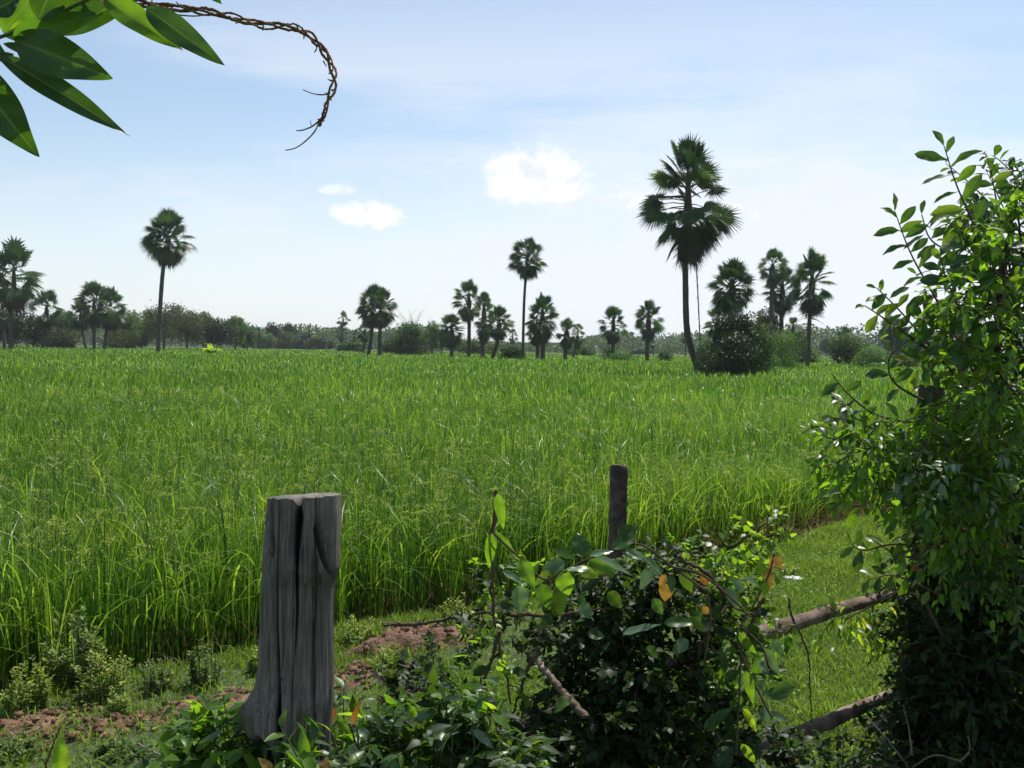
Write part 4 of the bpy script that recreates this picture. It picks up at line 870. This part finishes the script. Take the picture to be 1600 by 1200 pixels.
# --- hedge round the concrete post
r = np.random.default_rng(21)
hb = at(966, 1190, 3.1) * [1, 1, 0]
hedge = empty('hedge', hb, 'tangled dark small leaved hedge growing round the slim concrete post', 'hedge')
st, lf = MB(), MB()
HB = [(985, 945, 3.1, 62, 55, 130), (920, 985, 3.1, 70, 50, 90), (985, 1040, 3.05, 105, 80, 200), (930, 1110, 3.0, 100, 75, 200), (1040, 1130, 3.0, 100, 70, 170), (960, 1190, 2.95, 160, 60, 240),
      (1110, 1020, 3.1, 50, 55, 34), (1070, 930, 3.15, 50, 45, 44), (800, 990, 3.05, 70, 30, 34), (760, 950, 3.2, 45, 25, 9), (820, 1165, 2.9, 90, 45, 100), (1180, 1185, 3.0, 80, 30, 60),
      (1040, 885, 3.3, 50, 20, 30), (1110, 885, 3.3, 40, 22, 16), (1300, 1212, 3.0, 90, 22, 50), (640, 1085, 2.75, 45, 20, 26), (700, 1060, 2.9, 60, 30, 24)]
for px, py, Y, rx, ry, n_ in HB:
    C, rd = blob(px, py, Y, rx, ry, .20 if rx > 80 else .13)
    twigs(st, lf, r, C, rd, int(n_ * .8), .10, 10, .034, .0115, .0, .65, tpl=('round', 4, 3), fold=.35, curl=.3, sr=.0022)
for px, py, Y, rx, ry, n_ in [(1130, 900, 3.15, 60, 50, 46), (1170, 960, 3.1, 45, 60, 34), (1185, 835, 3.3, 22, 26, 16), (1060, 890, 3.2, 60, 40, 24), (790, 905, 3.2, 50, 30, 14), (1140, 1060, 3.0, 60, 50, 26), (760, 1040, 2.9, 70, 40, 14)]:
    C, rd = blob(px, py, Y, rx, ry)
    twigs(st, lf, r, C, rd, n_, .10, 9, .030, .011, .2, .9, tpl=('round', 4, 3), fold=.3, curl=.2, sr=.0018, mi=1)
for a in ([(1085, 1090, 3.0), (1100, 1000, 3.0), (1130, 955, 3.05), (1190, 900, 3.1)], [(1040, 905, 3.2), (1090, 885, 3.25), (1150, 850, 3.3), (1200, 812, 3.35)], [(1060, 870, 3.0), (1110, 900, 3.0), (1150, 950, 3.0), (1190, 960, 3.0)],
          [(1195, 935, 3.0), (1180, 960, 3.0), (1150, 1060, 3.0)], [(940, 1200, 3.0), (1010, 1130, 3.0), (1085, 1040, 3.0), (1110, 980, 3.05)], [(775, 770, 2.85), (769, 850, 2.85), (770, 960, 2.9), (800, 1100, 2.9)],
          [(845, 1010, 2.9), (820, 1060, 2.9), (800, 1120, 2.9)], [(780, 985, 2.85), (765, 1040, 2.85), (738, 1085, 2.8)]):
    P = spline([at(*p) for p in a], 24) + r.normal(0, .003, (24, 3)); tube(st, P, np.linspace(.007, .003, 24), 7, wob=.08, rs=r)
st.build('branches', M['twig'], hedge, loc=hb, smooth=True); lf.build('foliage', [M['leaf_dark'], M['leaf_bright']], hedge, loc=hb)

# --- large leaved climber over the hedge
vb = at(900, 1000, 2.75) * [1, 1, 0]
vine = empty('climbing_vine', vb, 'climber with large oval leaves scrambling over the top of the dark hedge', 'climber')
st, lf = MB(), MB(); YV = 2.78
# material slots: 0 mid, 1 bright, 2 shiny grey green, 3 orange, 4 dark
VL = [((777, 771), (787, 828), 15, 1), ((769, 833), (762, 891), 16, 1), ((774, 831), (809, 870), 10, 1), ((814, 873), (834, 920), 22, 1), ((808, 915), (814, 958), 29, 2), ((785, 893), (824, 909), 12, 2),
      ((845, 912), (858, 953), 23, 0), ((871, 914), (881, 967), 24, 4), ((879, 896), (889, 932), 27, 1), ((912, 870), (902, 833), 28, 0), ((921, 889), (884, 888), 13, 2), ((921, 868), (957, 857), 12, 2),
      ((957, 857), (996, 836), 17, 0), ((965, 838), (996, 822), 24, 4), ((921, 876), (967, 889), 20, 1), ((931, 868), (991, 896), 13, 2), ((977, 863), (1016, 873), 18, 2), ((1009, 873), (1042, 899), 13, 2),
      ((973, 990), (1030, 974), 17, 2), ((918, 990), (947, 992), 18, 4), ((1038, 974), (1092, 967), 17, 0), ((1042, 899), (1029, 917), 12, 3), ((1042, 912), (1038, 941), 20, 3), ((1048, 898), (1050, 925), 12, 0),
      ((1094, 899), (1107, 915), 12, 3), ((1207, 870), (1207, 891), 9, 3), ((1211, 868), (1222, 891), 11, 3), ((1201, 886), (1203, 920), 12, 3), ((1191, 880), (1188, 902), 15, 4), ((1196, 909), (1195, 935), 12, 4),
      ((1097, 948), (1112, 964), 11, 3), ((1092, 951), (1092, 974), 11, 0), ((1192, 1012), (1227, 1062), 14, 2), ((1206, 1000), (1227, 1027), 13, 2), ((1229, 994), (1235, 1027), 16, 0), ((1154, 987), (1185, 1031), 13, 1),
      ((1165, 1048), (1179, 1102), 15, 1), ((1160, 1106), (1192, 1150), 12, 1), ((1158, 1162), (1183, 1196), 13, 1), ((1100, 1142), (1142, 1104), 19, 0), ((1121, 1200), (1142, 1167), 30, 0), ((1183, 1037), (1204, 1050), 15, 2),
      ((1142, 1046), (1148, 1071), 26, 0), ((1020, 935), (1035, 960), 16, 0), ((860, 960), (845, 985), 16, 4), ((950, 925), (972, 950), 20, 4), ((1075, 1000), (1050, 1020), 20, 2), ((905, 945), (925, 965), 22, 2),
      ((890, 1090), (865, 1110), 18, 4), ((795, 1045), (835, 1055), 14, 4), ((740, 1055), (765, 1040), 16, 4), ((1145, 905), (1165, 925), 14, 2), ((1165, 905), (1190, 915), 14, 2), ((1010, 1010), (1040, 1030), 14, 0)]
for b, tp, w, s_ in VL: px_leaf(lf, b, tp, w, YV + r.uniform(-.12, .12), r.uniform(.2, .9), r, {2: .55, 1: .1, 3: .1}.get(s_, .35), s_)
for q in range(60):     # further leaves, random, in the same places
    x0, y0 = [(940, 880), (1110, 980), (1160, 1080), (870, 920), (1090, 1150)][r.integers(0, 5)]; x0 += r.normal(0, 38); y0 += r.normal(0, 30); a = r.uniform(-.3, 2.9)
    px_leaf(lf, (x0, y0), (x0 + math.cos(a) * 36, y0 + math.sin(a) * 36), r.uniform(12, 20), YV + r.uniform(.05, .4), r.random(), r, .4, [0, 0, 4, 4, 1, 2][r.integers(0, 6)], ('ovate', 7, 5))
for a in ([(860, 925, YV), (880, 895, YV), (920, 873, YV), (960, 860, YV), (1000, 850, YV), (1050, 885, YV), (1105, 925, YV)], [(775, 765, YV), (769, 860, YV), (772, 960, YV)], [(770, 832, YV), (810, 870, YV), (850, 905, YV), (880, 890, YV)],
          [(1050, 885, YV), (1100, 900, YV), (1160, 950, YV)], [(1160, 990, YV), (1155, 1080, YV), (1150, 1180, YV)], [(1210, 865, YV), (1200, 900, YV), (1175, 950, YV)], [(1160, 980, YV), (1190, 1010, YV), (1200, 1040, YV)], [(1105, 920, YV), (1110, 970, YV), (1100, 1040, YV)],
          [(1150, 1000, YV), (1170, 1050, YV), (1205, 1120, YV)]):
    tube(st, spline([at(*p) for p in a], 20), .0032, 5)
st.build('stems', M['twig'], vine, loc=vb, smooth=True)
lf.build('leaves', [M['leaf'], M['leaf_bright'], M['leaf_shine'], M['leaf_orange'], M['leaf_dark']], vine, loc=vb, smooth=True)

# --- low leafy plants along the bottom
def low_plant(label, seed, explicit, fills, Y, foot):
    r = np.random.default_rng(seed); b0 = at(*foot, Y) * [1, 1, 0]; root = empty('leafy_plant', b0, label, 'plant', 'large leaved plants along the foot of the fence'); st, lf = MB(), MB()
    for b, tp, w, s_ in explicit:
        px_leaf(lf, b, tp, w, Y + r.uniform(-.06, .06), r.uniform(.2, .9), r, {2: .6, 1: .15}.get(s_, .4), s_)
        tube(st, spline([at(*b, Y), at(b[0] + r.uniform(-15, 15), b[1] + 45, Y), at(foot[0] + r.uniform(-60, 60), foot[1], Y)], 10), .0025, 5)
    for px, py, rx, ry, n_, mats in fills:
        for m_ in mats:
            C, rd = blob(px, py, Y + r.uniform(0, .2), rx, ry)
            twigs(st, lf, r, C, rd, n_ // len(mats), .12, 7, .060, .014, .1, .9, tpl=('ovate', 6, 3), fold=.3, curl=.5, sr=.0022, mi=m_)
    st.build('stems', M['twig_green'], root, loc=b0, smooth=True); lf.build('leaves', [M['leaf'], M['leaf_bright'], M['leaf_shine'], M['leaf_orange'], M['leaf_dark']], root, loc=b0, smooth=True)
low_plant('large leaved plant with shiny pointed leaves right of the stump foot', 31,
    [((586, 1129), (622, 1116), 14, 2), ((614, 1133), (682, 1108), 20, 2), ((607, 1141), (665, 1165), 18, 2), ((659, 1154), (716, 1137), 15, 0), ((611, 1189), (693, 1150), 19, 0), ((738, 1141), (776, 1167), 14, 2), ((761, 1111), (791, 1092), 14, 4),
     ((549, 1133), (560, 1096), 9, 3), ((515, 1131), (522, 1106), 13, 3), ((528, 1125), (545, 1145), 14, 1), ((560, 1140), (583, 1155), 14, 2), ((545, 1165), (560, 1185), 16, 2), ((700, 1165), (690, 1200), 16, 1), ((650, 1120), (640, 1100), 10, 1), ((700, 1105), (712, 1130), 11, 1)],
    [(560, 1165, 55, 38, 60, (0, 1, 4)), (660, 1180, 80, 34, 90, (0, 1, 4)), (770, 1180, 70, 32, 50, (0, 4)), (730, 1130, 50, 30, 26, (0, 1, 4))], 2.35, (640, 1330))
low_plant('low leafy plant filling the corner left of the stump foot', 32,
    [((305, 1174), (339, 1139), 12, 2), ((303, 1131), (327, 1139), 14, 1), ((285, 1175), (300, 1160), 16, 0), ((318, 1130), (330, 1112), 9, 3), ((350, 1160), (375, 1180), 16, 0), ((300, 1195), (345, 1190), 16, 2)],
    [(345, 1175, 55, 30, 70, (0, 4, 1)), (300, 1185, 30, 20, 24, (0, 1)), (420, 1200, 40, 14, 20, (0, 4))], 2.3, (350, 1330))
low_plant('young plant with one upright ribbed leaf in front of the stump foot', 33,
    [((476, 1212), (479, 1168), 32, 1), ((425, 1205), (405, 1185), 14, 3), ((430, 1210), (445, 1188), 14, 1), ((505, 1205), (512, 1182), 14, 3)], [(470, 1215, 40, 20, 22, (0, 1))], 2.05, (476, 1400))
low_plant('single upright oval leaf with a thin stem at the lower left corner', 34, [((93, 1208), (97, 1156), 24, 1)], [], 1.7, (80, 1500))
stick_thing([[(66, 1215, 1.7), (80, 1170, 1.7), (95, 1134, 1.7)]], .0025, 'bare_twig', 'thin dark upright twig beside the single leaf at lower left', 'twig', seed=15)
stick_thing([[(215, 1162, 2.4), (260, 1185, 2.35), (290, 1204, 2.3)]], .003, 'dry_stalk', 'pale dry stalk lying on the turf left of the stump', 'stalk', mat='rail', seed=16)

# --- the big leafy bush on the right
r = np.random.default_rng(41)
bb = at(1560, 1200, 3.7) * [1, 1, 0]
bush = empty('leafy_bush', bb, 'big leafy bush filling the right side of the photo with twigs against the sky', 'bush')
st, lf = MB(), MB()
for a, rad in (([(1560, 1330, 3.7), (1540, 1000, 3.7), (1550, 750, 3.6), (1560, 520, 3.5), (1575, 330, 3.4)], .03), ([(1530, 1330, 3.6), (1500, 950, 3.6), (1490, 720, 3.5), (1500, 600, 3.4)], .022),
               ([(1590, 1330, 3.8), (1620, 900, 3.7), (1640, 500, 3.6)], .03), ([(1550, 760, 3.6), (1600, 640, 3.4), (1640, 560, 3.4)], .014), ([(1545, 1050, 3.5), (1480, 1000, 3.4), (1440, 930, 3.4)], .012)):
    tube(st, spline([at(*p) for p in a], 30), np.linspace(rad, rad * .35, 30), 8, wob=.06, rs=r)
SP = [ # sprigs against the sky (foot .. tip)
 ([(1575, 470, 3.4), (1530, 370, 3.25), (1495, 290, 3.2), (1475, 228, 3.2)], 15, 48, 19), ([(1530, 600, 3.3), (1475, 490, 3.2), (1425, 400, 3.15), (1398, 330, 3.1)], 18, 42, 17),
 ([(1560, 470, 3.3), (1500, 405, 3.2), (1455, 375, 3.2), (1440, 335, 3.2)], 12, 40, 15), ([(1540, 640, 3.2), (1470, 560, 3.1), (1410, 490, 3.05), (1370, 450, 3.0)], 17, 34, 15), ([(1470, 560, 3.1), (1400, 510, 3.05), (1352, 478, 3.0)], 9, 32, 14),
 ([(1480, 668, 3.2), (1380, 652, 3.1), (1330, 620, 3.05), (1300, 585, 3.0)], 8, 32, 15), ([(1580, 430, 3.4), (1560, 330, 3.3), (1548, 265, 3.3)], 14, 30, 14), ([(1600, 420, 3.4), (1590, 330, 3.35), (1585, 285, 3.3)], 12, 32, 14),
 ([(1460, 730, 3.2), (1370, 700, 3.1), (1300, 725, 3.0), (1272, 732, 3.0)], 13, 28, 13), ([(1470, 640, 3.2), (1400, 600, 3.1), (1390, 560, 3.1), (1420, 530, 3.1)], 12, 38, 17), ([(1450, 760, 3.2), (1350, 660, 3.1), (1290, 660, 3.05)], 12, 30, 13),
 ([(1470, 860, 3.3), (1400, 850, 3.2), (1350, 860, 3.2), (1330, 850, 3.2)], 10, 34, 15), ([(1450, 800, 3.2), (1390, 780, 3.1), (1330, 790, 3.1), (1310, 760, 3.1)], 12, 36, 15), ([(1560, 560, 3.2), (1520, 520, 3.1), (1480, 440, 3.1), (1470, 400, 3.1)], 14, 42, 18),
 ([(1600, 520, 3.2), (1570, 440, 3.1), (1520, 400, 3.1), (1500, 360, 3.1)], 14, 40, 17), ([(1590, 620, 3.1), (1540, 560, 3.0), (1480, 520, 3.0), (1440, 500, 3.0)], 14, 42, 18), ([(1470, 930, 3.4), (1400, 900, 3.3), (1360, 905, 3.25)], 9, 32, 14)]
for pts, nl, lp, wp in SP: sprig(st, lf, r, pts, nl, lp, wp, .25, 1, sr=.0045)
for k_ in range(9):     # more leafy twigs over the upper mass
    x0, y0 = r.uniform(1535, 1640), r.uniform(330, 640); a = r.uniform(1.7, 3.6) if x0 < 1560 else r.uniform(.6, 3); L0 = r.uniform(60, 120)
    sprig(st, lf, r, [(x0, y0, 3.3), (x0 + math.cos(a) * L0 * .5, y0 - math.sin(a) * L0 * .5, 3.2), (x0 + math.cos(a) * L0, y0 - math.sin(a) * L0 - 6, 3.15)], 11, 38, 16, .1, .9, sr=.003)
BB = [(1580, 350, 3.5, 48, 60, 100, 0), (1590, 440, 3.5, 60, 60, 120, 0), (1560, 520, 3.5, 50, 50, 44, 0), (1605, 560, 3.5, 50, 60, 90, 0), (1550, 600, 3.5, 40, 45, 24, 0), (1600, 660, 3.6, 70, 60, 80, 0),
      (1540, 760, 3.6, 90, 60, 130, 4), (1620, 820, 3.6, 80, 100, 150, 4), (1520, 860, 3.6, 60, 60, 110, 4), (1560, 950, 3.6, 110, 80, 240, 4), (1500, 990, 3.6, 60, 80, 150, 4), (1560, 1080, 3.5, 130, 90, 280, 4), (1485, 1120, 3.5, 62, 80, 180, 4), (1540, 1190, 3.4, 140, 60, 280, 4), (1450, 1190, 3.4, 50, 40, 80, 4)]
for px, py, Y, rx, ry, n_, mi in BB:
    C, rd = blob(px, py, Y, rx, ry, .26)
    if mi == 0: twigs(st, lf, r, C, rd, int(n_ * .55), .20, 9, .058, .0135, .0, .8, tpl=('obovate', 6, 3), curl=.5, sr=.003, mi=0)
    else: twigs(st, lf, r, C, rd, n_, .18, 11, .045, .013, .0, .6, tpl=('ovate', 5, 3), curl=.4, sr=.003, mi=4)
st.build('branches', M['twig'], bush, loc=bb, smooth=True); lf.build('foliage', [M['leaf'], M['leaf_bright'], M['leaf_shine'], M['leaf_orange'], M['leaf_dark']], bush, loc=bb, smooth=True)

# --- sunlit creeper hanging over the bush at rail height
r = np.random.default_rng(51)
cb_ = at(1480, 1100, 3.1) * [1, 1, 0]
cre = empty('creeper', cb_, 'sunlit light green creeper draped over the middle of the big right hand bush', 'climber')
st, lf = MB(), MB()  # sunlit brightness painted in by the brighter leaf colour
for px, py, Y, rx, ry, n_, mi, lo, hi in [(1435, 700, 2.95, 45, 30, 26, 1, 0, .8), (1500, 690, 2.95, 70, 40, 60, 1, 0, .9), (1580, 680, 2.95, 60, 40, 56, 1, 0, .8), (1470, 760, 2.90, 80, 34, 60, 1, 0, .7), (1560, 780, 2.90, 80, 46, 64, 1, 0, .6), (1400, 770, 2.85, 40, 30, 18, 1, 0, .8), (1355, 705, 2.80, 40, 30, 24, 1, 0, .8), (1325, 665, 2.80, 28, 18, 10, 0, .3, 1),
                                  (1500, 850, 3.00, 45, 32, 26, 1, 0, .8), (1570, 880, 2.90, 60, 44, 34, 0, .2, .9), (1500, 730, 2.80, 90, 40, 24, 2, 0, 1), (1540, 610, 2.90, 60, 36, 40, 1, 0, .7), (1520, 480, 3.00, 60, 60, 34, 1, 0, .8), (1575, 380, 3.00, 40, 60, 34, 1, 0, .8), (1570, 960, 2.85, 50, 40, 10, 0, .2, .8)]:
    C, rd = blob(px, py, Y, rx, ry, .14); twigs(st, lf, r, C, rd, int(n_ * .85), .12, 9, .044, .0115, lo, hi, tpl=('ovate', 6, 3), curl=.5, sr=.0022, mi=mi, upbias=.1, droop=.5)
tube(st, spline([at(1440, 930, 3.2), at(1400, 925, 3.4), at(1365, 945, 3.6), at(1320, 968, 3.6)], 12), .003, 5)
twigs(st, lf, r, *blob(1340, 965, 3.6, 44, 16, .05), 18, .10, 6, .05, .012, .2, 1, tpl=('ovate', 6, 3), upbias=-.5, mi=1)
for q in range(9):
    x0, y0 = r.uniform(1330, 1600), r.uniform(620, 900); px_leaf(lf, (x0, y0), (x0 + r.uniform(-10, 14), y0 + r.uniform(14, 22)), 9, 3.05, r.random(), r, .2, 3, ('ovate', 6, 5))
for q in range(14):
    x0, y0 = r.uniform(1330, 1600), r.uniform(600, 900); tube(st, spline([at(x0, y0, 3.15), at(x0 + 60, y0 + r.uniform(-10, 30), 3.1), at(x0 + 130, y0 + r.uniform(-40, 40), 3.2)], 14), .0026, 5)
st.build('stems', M['twig'], cre, loc=cb_, smooth=True); lf.build('leaves', [M['leaf'], M['leaf_bright'], M['leaf_shine'], M['leaf_orange']], cre, loc=cb_, smooth=True)

# --- branch overhead at the top left
r = np.random.default_rng(61); YO = 1.22
ob = at(-60, 80, YO)
ov = empty('overhanging_branch', ob, 'leafy branch with large dark leaves hanging into the top left corner', 'branch')
OL = [((-10, 82), (193, 201), 32, .1, 'leaf'), ((22, 62), (166, 118), 60, .3, 'leaf'), ((-55, 100), (52, 238), 62, .15, 'leaf'), ((160, -5), (280, 74), 36, .35, 'leaf_bright'), ((228, 12), (343, 96), 36, .2, 'leaf'), ((10, 58), (78, 40), 28, .8, 'leaf_bright'),
      ((5, 52), (75, -40), 44, .25, 'leaf_bright'), ((62, 38), (205, 6), 46, .2, 'leaf'), ((20, 56), (155, 22), 34, .1, 'leaf_bright'), ((-20, 22), (30, -4), 30, .0, 'leaf'), ((5, 68), (60, 84), 13, .1, 'leaf'), ((60, 30), (95, -50), 40, .3, 'leaf'), ((90, 20), (190, -30), 50, .3, 'leaf'), ((300, -40), (345, 4), 22, .5, 'leaf'), ((-60, 60), (10, 90), 50, .1, 'leaf')]
for b, tp, w, rv, mt in OL:
    g = MB(); px_leaf(g, b, tp, w, YO + r.uniform(-.05, .05), rv, r, .15, 0, ('lance' if w < 34 else 'ovate', 22, 9), .12, .22, .10); g.build('leaf', M[mt], ov, loc=at(*b, YO), smooth=True)
g = MB()
for a in ([(-60, 80, YO), (0, 58, YO), (60, 38, YO), (110, 12, YO), (150, -10, YO), (190, -60, YO)], [(-40, 75, YO), (10, 84, YO), (20, 86, YO)], [(60, 38, YO), (80, 22, YO), (100, 10, YO)]):
    tube(g, spline([at(*p) for p in a], 20), .0022, 7)
g.build('stem', M['twig_green'], ov, loc=ob, smooth=True)
# twisted dry vine
g = MB(); YT = 1.25
main = spline([at(*p, YT) for p in ((150, -25), (195, 0), (240, 8), (290, 12), (330, 20), (370, 30), (410, 37), (450, 41), (480, 54), (503, 74), (517, 98), (521, 122), (516, 150), (508, 178), (497, 196))], 160)
vp = np.cross(nrm(np.gradient(main, axis=0)), nrm(CAM - main[60])); tt = np.linspace(0, 1, 160)
for ph, rad, amp in ((0, .0021, .0030), (2.3, .0017, .0034), (4.2, .0014, .0040)):
    a = tt * 34 + ph; am = amp * (1 + .5 * np.sin(tt * 9 + ph)) * np.where(tt > .9, .6, 1)
    P = main + vp * (np.cos(a) * am)[:, None] + np.array([0, 1, 0]) * (np.sin(a) * am)[:, None] + r.normal(0, .0003, main.shape)
    tube(g, P[: 160 if ph < 4 else 120], rad * (1.1 - .35 * tt[: 160 if ph < 4 else 120]), 6, wob=.12, rs=r)
for a, rad in (([(499, 190), (492, 205), (478, 220), (462, 231), (446, 235)], .0011), ([(505, 182), (490, 196), (474, 203), (463, 204)], .0012), ([(516, 146), (503, 148), (488, 146), (473, 140)], .0010), ([(488, 198), (485, 192), (486, 188)], .0006),
               ([(240, 12), (270, 22), (300, 25), (318, 24)], .0012), ([(368, 28), (372, 34), (368, 37)], .0010), ([(408, 36), (412, 42), (410, 48)], .0012), ([(487, 65), (495, 74), (491, 82)], .0012), ([(505, 95), (510, 104)], .001)):
    tube(g, spline([at(*p, YT) for p in a], 14), np.linspace(rad, rad * .6, 14), 6, wob=.1, rs=r)
for q in range(22):
    i_ = r.integers(10, 155); d = nrm(vp[i_] * r.choice([-1, 1]) + rdir(r, 1)[0] * .6); tube(g, np.stack([main[i_], main[i_] + d * r.uniform(.003, .008)]), [.0016, .0006], 5)
tag(g.build('twisted_vine', M['vine'], loc=main[0], smooth=True), 'dry brown twisted vine tip curling down against the sky at top left', 'vine')
g = MB(); leaves(g, np.tile(at(205, 6, YT - .01), (3, 1)), np.array([[1, 0, -.5], [.6, .1, -1], [-.4, 0, -.8]]), rdir(r, 3), .016, .004, .5, r, ('ovate', 8, 5), .5, .8)
tag(g.build('dry_leaf', M['leaf_orange'], loc=at(205, 6, YT), smooth=True), 'curled dry brown leaf remnant stuck on the vine at the top edge', 'leaf')

# ------------------------------------------------------------------ weeds, litter
def weed(px, py, hpx, wpx, label, seed, mat='weed', n=24, name='weed', yoff=0.0, cat='weed', ll=.032):
    r = np.random.default_rng(seed); b = on_plane(px, py, 0.0); b[1] += yoff; b[2] = float(ground_z(b[0], b[1])); mp = m_per_px(b[1]); H = hpx * mp; hw = wpx * mp / 2
    root = empty(name, b, label, cat, 'weeds between the turf and the rice'); st, lf = MB(), MB()
    for q in range(n):
        a = r.random() * 6.28; q_ = r.random() ** .6; o = b + np.array([math.cos(a), math.sin(a), 0]) * hw * .75 * r.random() ** .5; tip = b + np.array([math.cos(a) * q_ * hw, math.sin(a) * q_ * hw, H * (1 - .45 * q_ ** 1.5) * r.uniform(.35, 1.1)])
        P = spline([o, (o + tip) / 2 + [0, 0, H * .08], tip], 9); tube(st, P, np.linspace(.003, .0012, 9), 4, cap=False)
        m = int(14 + H * 40); tt = np.linspace(.04, 1, m); B = np.stack([np.interp(tt, np.linspace(0, 1, 9), P[:, c]) for c in range(3)], -1)
        ph = np.arange(m) * 2.4; D = np.stack([np.cos(ph), np.sin(ph), .35 + .9 * tt ** 3], -1) + rdir(r, m) * .25
        leaves(lf, B, D, np.tile([0, 0, 1.0], (m, 1)) + rdir(r, m) * .4, ll * r.uniform(.6, 1.2, m) * (1.15 - .5 * tt), ll * .17, np.clip(r.normal(.45, .18, m) + .35 * tt - .1, 0, 1), r, ('lance', 4, 3), .3, .5)
    st.build('stems', M['twig_green'], root, loc=b, smooth=True); lf.build('foliage', M[mat], root, loc=b)
weed(40, 1115, 82, 84, 'yellow green bushy weed at the left edge above the red soil', 71, n=34)
weed(160, 1098, 92, 92, 'widest yellow green weed clump beside the dark foot of the rice', 72, n=40)
weed(183, 1128, 44, 34, 'small bright yellow weed in front of the widest weed clump', 73, n=14)
weed(115, 1075, 130, 96, 'tall dark leafy weed standing in the rice edge at the left', 74, 'weed_dark', n=34, ll=.05)
weed(245, 1085, 55, 60, 'dull green low weed right of the widest weed clump', 75, 'weed_dark', n=18)
weed(322, 1078, 75, 60, 'greyish weed at the rice edge left of the stump', 76, 'weed_dark', n=22)
weed(400, 1058, 40, 36, 'little yellow weed peeping out just left of the stump', 77, n=10)
weed(560, 1012, 50, 62, 'pale yellow weed behind the soil heaps right of the stump', 78, n=22)
weed(600, 1050, 34, 60, 'low weed growing on the tallest red soil heap', 79, n=18)
weed(715, 990, 60, 60, 'pale weed at the rice edge above the level dead branch', 80, n=18)
weed(1190, 870, 40, 60, 'yellow flecked weed behind the bright hedge twigs', 81, n=16)
weed(1232, 905, 26, 30, 'tiny yellow weed beside the white litter on the turf', 82, n=8)
weed(20, 1190, 36, 90, 'spreading green weed in the turf at the lower left corner', 83, 'weed_dark', n=26)
weed(190, 1180, 24, 90, 'flat green weed in the turf below the smallest yellow weed', 84, 'weed_dark', n=24)
c = on_plane(1238, 906, .02); g = MB(); r = np.random.default_rng(7)
th, ph = np.meshgrid(np.linspace(0, math.pi, 12), np.arange(18) * 2 * math.pi / 18, indexing='ij')
V = np.stack([np.sin(th) * np.cos(ph) * 1.5, np.sin(th) * np.sin(ph), np.cos(th) * .55], -1) * .045 * (1 + .22 * r.standard_normal(th.shape)[..., None])
i_ = np.arange(11)[:, None] * 18; j_ = np.arange(18)[None]; k_ = (j_ + 1) % 18
g.add(V.reshape(-1, 3) + c, np.stack([i_ + j_, i_ + k_, i_ + 18 + k_, i_ + 18 + j_], -1).reshape(-1, 4))
tag(g.build('litter', M['litter'], loc=c), 'crumpled piece of white litter lying on the turf', 'litter')
# ------------------------------------------------------------------ haze
import bmesh
me = bpy.data.meshes.new('haze'); bm = bmesh.new(); bmesh.ops.create_cube(bm, size=1.0)
for v_ in bm.verts: v_.co = Vector((v_.co.x * 5600, v_.co.y * 5600, 16.0 + v_.co.z * 35))
bm.to_mesh(me); bm.free(); hz_ = bpy.data.objects.new('haze', me); COL.objects.link(hz_)
m, t = new_mat('air'); pv = t.nodes.new('ShaderNodeVolumePrincipled'); pv.inputs['Color'].default_value = (.90, .95, 1.0, 1)
pv.inputs['Density'].default_value = HAZE; pv.inputs['Anisotropy'].default_value = .3
o_ = t.nodes.new('ShaderNodeOutputMaterial'); t.links.new(pv.outputs[0], o_.inputs['Volume']); me.materials.append(m)
tag(hz_, kind='stuff', label='thin pale haze in the air', cat='haze')
